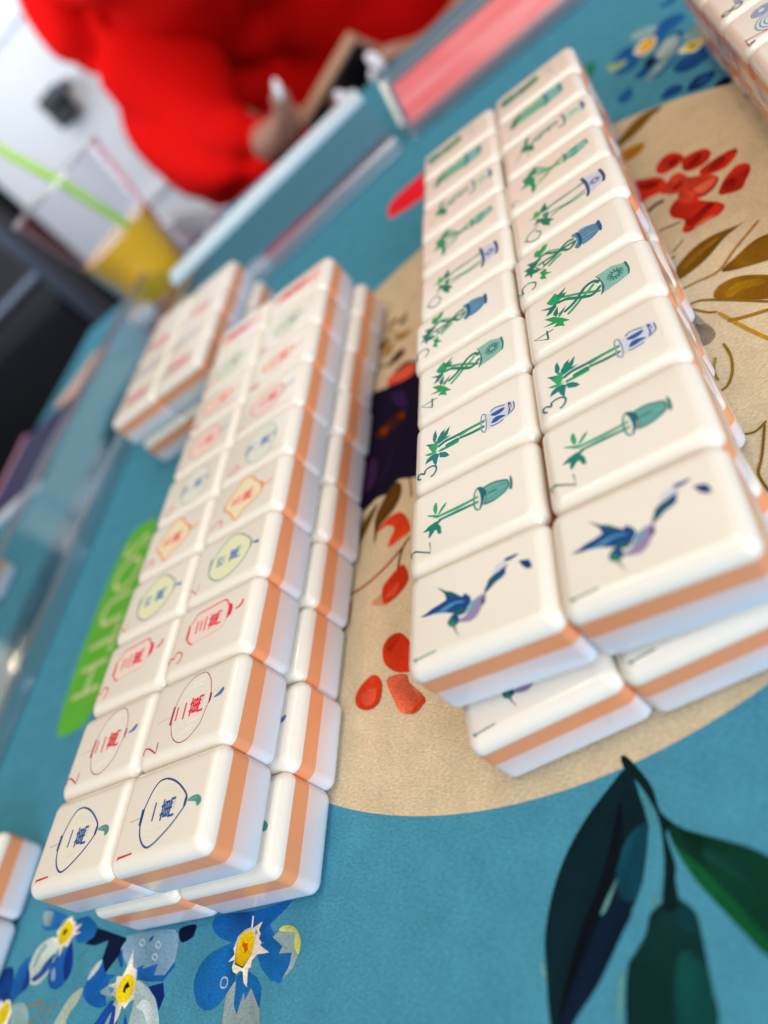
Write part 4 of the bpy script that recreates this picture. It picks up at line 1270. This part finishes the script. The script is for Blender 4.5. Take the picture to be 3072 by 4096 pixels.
# clear pusher bar swung out from it: base, low wall, wide top shelf
t = empty('tile_pusher', (-0.0665, 0.3445, 0.0), math.radians(16.5), label='clear colourless pusher bar angled between the pink rack and the juice cup', cat='pusher')
SHELF = mat('shelf_painted_reflection', (0.56, 0.72, 0.80), 0.2, coat=0.4)  # pale blue colour stands in for light reflected off the clear shelf
b_ = bmesh.new()
box(b_, -0.148, -0.0005, 0.0062, 0.040, 0.0003, 0.0035, 0.0005)
obj('base_plate', b_, CLEAR, t)
b_ = bmesh.new()
box(b_, -0.148, -0.0005, 0.0, 0.006, 0.0, 0.0085, 0.0012)
obj('front_lip', b_, EDGE, t)
b_ = bmesh.new()
prism(b_, [(0.0215, 0.0037), (0.025, 0.0037), (0.0345, 0.0258), (0.0312, 0.0258)], -0.148, -0.0005)
obj('back_wall', b_, acrylic('rose_reflecting_acrylic', (0.88, 0.90, 0.93), 0.05, 0.2), t)
b_ = bmesh.new()
prism(b_, [(0.0300, 0.0260), (0.0415, 0.0285), (0.0415, 0.0318), (0.0300, 0.0292)], -0.148, -0.0005)
obj('top_shelf', b_, SHELF, t)

# left rack with three lip segments
rack('tile_rack', (-0.2505, -0.16, 0.0), math.radians(90), 0.0, '', cat='tile rack') if False else None
lr = rack('tile_rack', (-0.2500, 0.60 - 0.09, 0.0), math.radians(90), 0.66, 'clear colourless rack along the left side, beside the green SOUTH label',
          lips=[(-0.66, -0.4195), (-0.4185, -0.349), (-0.348, 0.0)], depth=0.042, wall=0.024)

# ------------------------------------------------------------------ purple card, peach slip, cap
pc = empty('score_card', (-0.364, 0.272, 0.0), math.radians(8), label='dark purple folded card with pink edge, at the far left of the mat', cat='card')
b_ = bmesh.new()
box(b_, -0.066, 0.0, 0.004, 0.112, 0.0004, 0.0028, 0.0003)
obj('cover', b_, mat('purple_print', (0.035, 0.03, 0.115), 0.4, var=0.3), pc)
b_ = bmesh.new()
box(b_, -0.072, -0.0662, 0.004, 0.118, 0.0004, 0.0032, 0.0003)
obj('pink_edge', b_, mat('pink_print', (0.55, 0.26, 0.36), 0.5), pc)
b_ = bmesh.new()
box(b_, -0.070, 0.002, -0.006, 0.0038, 0.0004, 0.0034, 0.0003)
obj('white_edge', b_, mat('white_print', (0.7, 0.72, 0.82), 0.4), pc)
b_ = bmesh.new()
box(b_, -0.017, 0.017, -0.03, 0.03, 0.0003, 0.0012, 0.0003)
o = obj('paper_slip', b_, mat('peach_paper', (0.72, 0.5, 0.42), 0.6, var=0.05), loc=(-0.392, 0.413, 0.0002))
o.rotation_euler.z = -0.5
tag(o, 'small peach paper slip lying on the mat beyond the purple card', 'paper slip')
b_ = bmesh.new()
lathe(b_, [(0, 0), (0.0125, 0), (0.013, 0.001), (0.013, 0.008), (0.012, 0.0095), (0, 0.0095)], 32)
tag(obj('bottle_cap', b_, mat('white_plastic', (0.8, 0.8, 0.82), 0.35), loc=(-0.317, 0.430, 0.0001), smooth=False), 'small white cap lying in front of the juice glass', 'cap')

# ------------------------------------------------------------------ glass of orange juice with green straw
cu = empty('juice_cup', (-0.300, 0.452, 0.0002), label='clear plastic cup part filled with orange juice, standing at the far edge of the mat', cat='cup')
prof_o = [(0.0, 0.0), (0.026, 0.0), (0.0275, 0.0015), (0.041, 0.098), (0.0425, 0.1), (0.0425, 0.102)]
prof_i = [(0.0412, 0.102), (0.0400, 0.098), (0.0265, 0.003), (0.0, 0.003)]
b_ = bmesh.new()
lathe(b_, prof_o + prof_i, 64)
obj('cup_wall', b_, acrylic('clear_cup_plastic', (0.965, 0.965, 0.98), 0.02, 0.1), cu, smooth=True)
b_ = bmesh.new()
tube(b_, [(0.0420 * math.cos(t), 0.0420 * math.sin(t), 0.1022) for t in [2 * math.pi * i / 48 for i in range(49)]], 0.0012, 8, False)
obj('rim', b_, EDGE, cu, smooth=True)
b_ = bmesh.new()
lathe(b_, [(0, 0.0034), (0.0258, 0.0034), (0.0334, 0.052), (0, 0.052)], 64)
obj('orange_juice', b_, mat('orange_juice', (1.0, 0.53, 0.002), 0.2, coat=0.3, var=0.08), cu, smooth=False)
b_ = bmesh.new()
tube(b_, [(-0.277, 0.440, 0.0525), (-0.2945, 0.450, 0.098), (-0.330, 0.463, 0.175)], 0.0034, 16)
tag(obj('drinking_straw', b_, mat('lime_plastic', (0.42, 0.78, 0.10), 0.35), smooth=True), 'lime green straw leaning in the cup of orange juice', 'straw')

# ------------------------------------------------------------------ person in red holding a phone
pe = empty('person', (-0.10, 0.70, -0.74), label='person in a loose bright red top, seated across the table and holding a phone', cat='person')
SKIN = mat('skin', (0.40, 0.185, 0.125), 0.5, var=0.06)
RED = mat('red_knit', (0.62, 0.004, 0.003), 0.95, bump=(700, 0.4), var=0.05, spec=0.05)
NAIL = mat('white_nail_polish', (0.82, 0.80, 0.88), 0.2, coat=0.6)


def skin(name, pts, edges, root, material, sub=2, parent=None):
    me = bpy.data.meshes.new(name)
    me.from_pydata([Vector(p[0]) for p in pts], edges, [])
    o = bpy.data.objects.new(name, me)
    COL.objects.link(o)
    md = o.modifiers.new('skin', 'SKIN')
    md.use_smooth_shade = True
    for i, p in enumerate(pts):
        r = p[1]
        me.skin_vertices[0].data[i].radius = r if isinstance(r, tuple) else (r, r)
    me.skin_vertices[0].data[root].use_root = True
    s_ = o.modifiers.new('sub', 'SUBSURF')
    s_.levels = s_.render_levels = sub
    dg = bpy.context.evaluated_depsgraph_get()
    me2 = bpy.data.meshes.new_from_object(o.evaluated_get(dg))
    bpy.data.objects.remove(o)
    me2.materials.clear()
    me2.materials.append(material)
    for f in me2.polygons:
        f.use_smooth = True
    o = bpy.data.objects.new(name, me2)
    COL.objects.link(o)
    if parent:
        o.parent = parent
    return o


def rel(x, y, z):          # room coordinates to the person's own frame
    return (x + 0.10, y - 0.70, z + 0.74)


# continuous body: pelvis, spine, head, arms to the wrists, thighs and shins
B = [(rel(-.09, .87, -.26), .11), (rel(-.09, .89, -.08), .055), (rel(-.09, .88, .10), .06), (rel(-.09, .86, .24), .05), (rel(-.09, .82, .34), .05), (rel(-.09, .79, .43), .085), (rel(-.09, .79, .52), .08),
     (rel(-.30, .84, .23), .03), (rel(-.295, .72, .02), .03), (rel(-.212, .580, .003), .018), (rel(.08, .84, .23), .03), (rel(.115, .72, .0), .03), (rel(-.045, .598, -.034), .022),
     (rel(-.18, .80, -.28), .09), (rel(-.19, .55, -.27), .07), (rel(-.19, .56, -.66), .045), (rel(-.19, .46, -.71), .035),
     (rel(.0, .80, -.28), .09), (rel(.01, .55, -.27), .07), (rel(.01, .56, -.66), .045), (rel(.01, .46, -.71), .035),
     # right hand: palm, thumb, four fingers
     (rel(-.190, .570, .007), .0145), (rel(-.176, .566, .012), .0125), (rel(-.180, .556, .018), .009), (rel(-.1735, .5535, .0265), .0085), (rel(-.168, .552, .034), .0075)]
E_ = [(0, 1), (1, 2), (2, 3), (3, 4), (4, 5), (5, 6), (3, 7), (7, 8), (8, 9), (3, 10), (10, 11), (11, 12), (0, 13), (13, 14), (14, 15), (15, 16), (0, 17), (17, 18), (18, 19), (19, 20), (9, 21), (21, 22), (21, 23), (23, 24), (24, 25)]
PALM2 = len(B)
B += [(rel(-.066, .588, -.028), .016), (rel(-.080, .582, -.022), .015)]
E_ += [(12, PALM2), (PALM2, PALM2 + 1)]
TH1 = len(B)
B += [(rel(-.078, .570, -.012), .009), (rel(-.088, .562, -.003), .008), (rel(-.098, .557, .003), .007)]
E_ += [(PALM2, TH1), (TH1, TH1 + 1), (TH1 + 1, TH1 + 2)]
body = skin('body', B, E_, 0, SKIN, parent=pe)
# fingers of both hands curl under the phone, each a tapered bent chain joined at the palm
fing = []
for k in range(4):
    a = -.176 + 0.002 * k
    y_ = .572 + .0016 * k
    ln = (1.0, 1.12, 1.05, 0.85)[k]
    fing.append([(rel(a, y_, .006 - .006 * k), .008), (rel(a + .018 * ln, y_ + .001, .001 - .0065 * k), .0078), (rel(a + .032 * ln, y_ - .008, -.001 - .0065 * k), .0072), (rel(a + .040 * ln, y_ - .019, .0 - .0065 * k), .0062)])
for k in range(4):
    a = -.080 - 0.001 * k
    y_ = .582 + .0016 * k
    ln = (1.0, 1.12, 1.05, 0.85)[k]
    fing.append([(rel(a, y_, -.014 - .006 * k), .008), (rel(a - .012 * ln, y_ - .008, -.012 - .0065 * k), .0078), (rel(a - .020 * ln, y_ - .018, -.009 - .0065 * k), .0072), (rel(a - .024 * ln, y_ - .028, -.005 - .0065 * k), .0062)])
bm = bmesh.new()
bm.from_mesh(body.data)
for f in fing:
    tmp = skin('tmp_finger', f, [(0, 1), (1, 2), (2, 3)], 0, SKIN, sub=2)
    bm.from_mesh(tmp.data)
    bpy.data.objects.remove(tmp)
bm.to_mesh(body.data)
bm.free()


def nail(p, d, s=1.0):
    b_ = bmesh.new()
    bmesh.ops.create_uvsphere(b_, u_segments=16, v_segments=10, radius=1)
    bmesh.ops.scale(b_, vec=(0.0052 * s, 0.0085 * s, 0.0028 * s), verts=b_.verts)
    o = obj('fingernail', b_, NAIL, pe, smooth=True)
    o.location = p
    o.rotation_euler = d
    return o


nail(rel(-.167, .5455, .035), (1.1, 0.0, -0.7), 0.95)
nail(rel(-.099, .5505, .004), (1.1, 0.0, 0.7))
for k, f in enumerate(fing):
    q = f[3][0]
    nail((q[0] + (0.003 if k < 4 else -0.003), q[1] - 0.006, q[2]), (1.2, 0, 0.9 if k < 4 else -0.9), 0.95)

# loose red top: torso and sleeves, draped folds
Sl = [(rel(-.325, .82, .25), .085), (rel(-.312, .71, .02), .064), (rel(-.262, .615, .0), .05), (rel(-.204, .574, .005), .031)]
Sr = [(rel(.09, .82, .25), .08), (rel(.118, .71, .0), .062), (rel(.05, .64, -.035), .048), (rel(-.030, .602, -.035), .032)]
bm = bmesh.new()
rows = [(-.30, .87, .2, .15), (-.2, .865, .205, .155), (-.08, .87, .215, .125), (.0, .87, .225, .115), (.06, .865, .235, .125), (.11, .845, .245, .185), (.17, .835, .265, .215), (.24, .835, .27, .19), (.285, .84, .24, .14), (.31, .835, .13, .09), (.34, .83, .072, .065), (.36, .83, .066, .06)]
NS = 72
prev = None
for z, cy_, rx, ry in [tuple(a_ + (b_2 - a_) * k / 6 for a_, b_2 in zip(p0, p1)) for p0, p1 in zip(rows, rows[1:]) for k in range(6)] + [rows[-1]]:
    rg = [bm.verts.new(rel(-.10 + rx * math.copysign(abs(math.cos(t)) ** .8, math.cos(t)), cy_ + ry * math.copysign(abs(math.sin(t)) ** .9, math.sin(t)), z)) for t in [2 * math.pi * i / NS for i in range(NS)]]
    if prev:
        for k in range(NS):
            bm.faces.new((prev[k], prev[(k + 1) % NS], rg[(k + 1) % NS], rg[k]))
    prev = rg
for sv in (Sl, Sr):
    tmp = skin('tmp_sleeve', sv, [(0, 1), (1, 2), (2, 3)], 0, RED, sub=4)
    bm.from_mesh(tmp.data)
    bpy.data.objects.remove(tmp)
bm.normal_update()
for v in bm.verts:
    v.normal_update()
nrm = [v.normal.copy() for v in bm.verts]
for v, n in zip(bm.verts, nrm):
    x, y, z = v.co
    torso = y > -.01
    g = lambda t, w_: math.exp(-(math.sin(t) / w_) ** 2)
    a = 1.0 * g(x * 9 + z * 13 + 0.9 * math.sin(z * 11 + x * 5), 0.24) + 0.7 * g(x * 17 - z * 9 + 1.4 * math.sin(x * 8 + z * 7) + 0.8, 0.2) + 0.5 * g(z * 21 + x * 12 + math.sin(x * 13), 0.2)
    b = 0.5 * math.sin(x * 24 + z * 17 + y * 9) + 0.5 * math.sin(z * 31 - x * 13)
    v.co -= n * ((0.020 if torso else 0.009) * a - (0.007 if torso else 0.003) * b)
top = obj('red_top', bm, RED, pe, smooth=True)
# trousers
Lg = [(rel(-.09, .84, -.27), (.16, .14)), (rel(-.18, .80, -.285), .105), (rel(-.19, .55, -.275), .085), (rel(-.19, .565, -.63), .06), (rel(.0, .80, -.285), .105), (rel(.01, .55, -.275), .085), (rel(.01, .565, -.63), .06)]
skin('trousers', Lg, [(0, 1), (1, 2), (2, 3), (0, 4), (4, 5), (5, 6)], 0, mat('dark_denim', (0.02, 0.025, 0.04), 0.8), parent=pe)
# hair and face on the head
b_ = bmesh.new()
bmesh.ops.create_uvsphere(b_, u_segments=32, v_segments=20, radius=1)
bmesh.ops.scale(b_, vec=(.094, .103, .118), verts=b_.verts)
bmesh.ops.delete(b_, geom=[v for v in b_.verts if v.co.y < -.04 and v.co.z < .055], context='VERTS')
obj('hair', b_, mat('dark_hair', (0.02, 0.012, 0.008), 0.5), pe, loc=rel(-.09, .80, .49), smooth=True)
for sx in (-.032, .032):
    b_ = bmesh.new()
    bmesh.ops.create_uvsphere(b_, u_segments=16, v_segments=10, radius=.013)
    obj('eye', b_, mat('eye_white', (0.6, 0.6, 0.6), 0.2), pe, loc=rel(-.09 + sx, .717, .48), smooth=True)
b_ = bmesh.new()
prism(b_, [(-.012, -.02), (.012, -.02), (.004, .03), (-.004, .03)], -.02, .01, 1)
obj('nose', b_, SKIN, pe, loc=rel(-.09, .71, .455))
b_ = bmesh.new()
tube(b_, [(-.022, .004, 0), (0, -.003, -.002), (.022, .004, 0)], [.003, .006, .003])
obj('mouth', b_, mat('lips', (0.45, 0.13, 0.12), 0.4), pe, loc=rel(-.09, .713, .415))
# seat that carries the person
st = empty('stool', (-0.09, 0.86, -0.74), label='dark stool carrying the person in red, mostly hidden by the table', cat='stool')
b_ = bmesh.new()
box(b_, -.19, .19, -.17, .17, .30, .335, .01)
obj('seat', b_, DARK, st)
for sx in (-.15, .15):
    for sy in (-.13, .13):
        b_ = bmesh.new()
        tube(b_, [(sx, sy, 0), (sx, sy, .30)], .014)
        obj('leg', b_, DARK, st)

# phone held on edge between the hands
ph = empty('phone', (-0.139, 0.558, 0.0165), 0, label='black phone in a tan case, held by the person in red', cat='phone')
ux = Vector((0.96, 0.0, 0.28)).normalized()
uz = Vector((0.0, -0.62, 0.78))
uz = (uz - ux * uz.dot(ux)).normalized()
uy = uz.cross(ux)
ph.rotation_euler = Matrix((ux, uy, uz)).transposed().to_euler()
TAN = mat('tan_leather', (0.40, 0.215, 0.13), 0.6, bump=(500, 0.4), var=0.1)
b_ = bmesh.new()
box(b_, -.037, .037, -.0055, .0055, -.145, 0, .0025, 3)
obj('case', b_, TAN, ph)
b_ = bmesh.new()
box(b_, -.0355, .0355, -.0066, -.0057, -.143, -.003, .0)
obj('back_panel', b_, mat('black_back', (0.008, 0.007, 0.009), 0.3), ph)
b_ = bmesh.new()
box(b_, -.034, .034, .0057, .0062, -.140, -.005, .0)
obj('screen', b_, mat('black_glass', (0.006, 0.006, 0.008), 0.08, coat=0.5), ph)
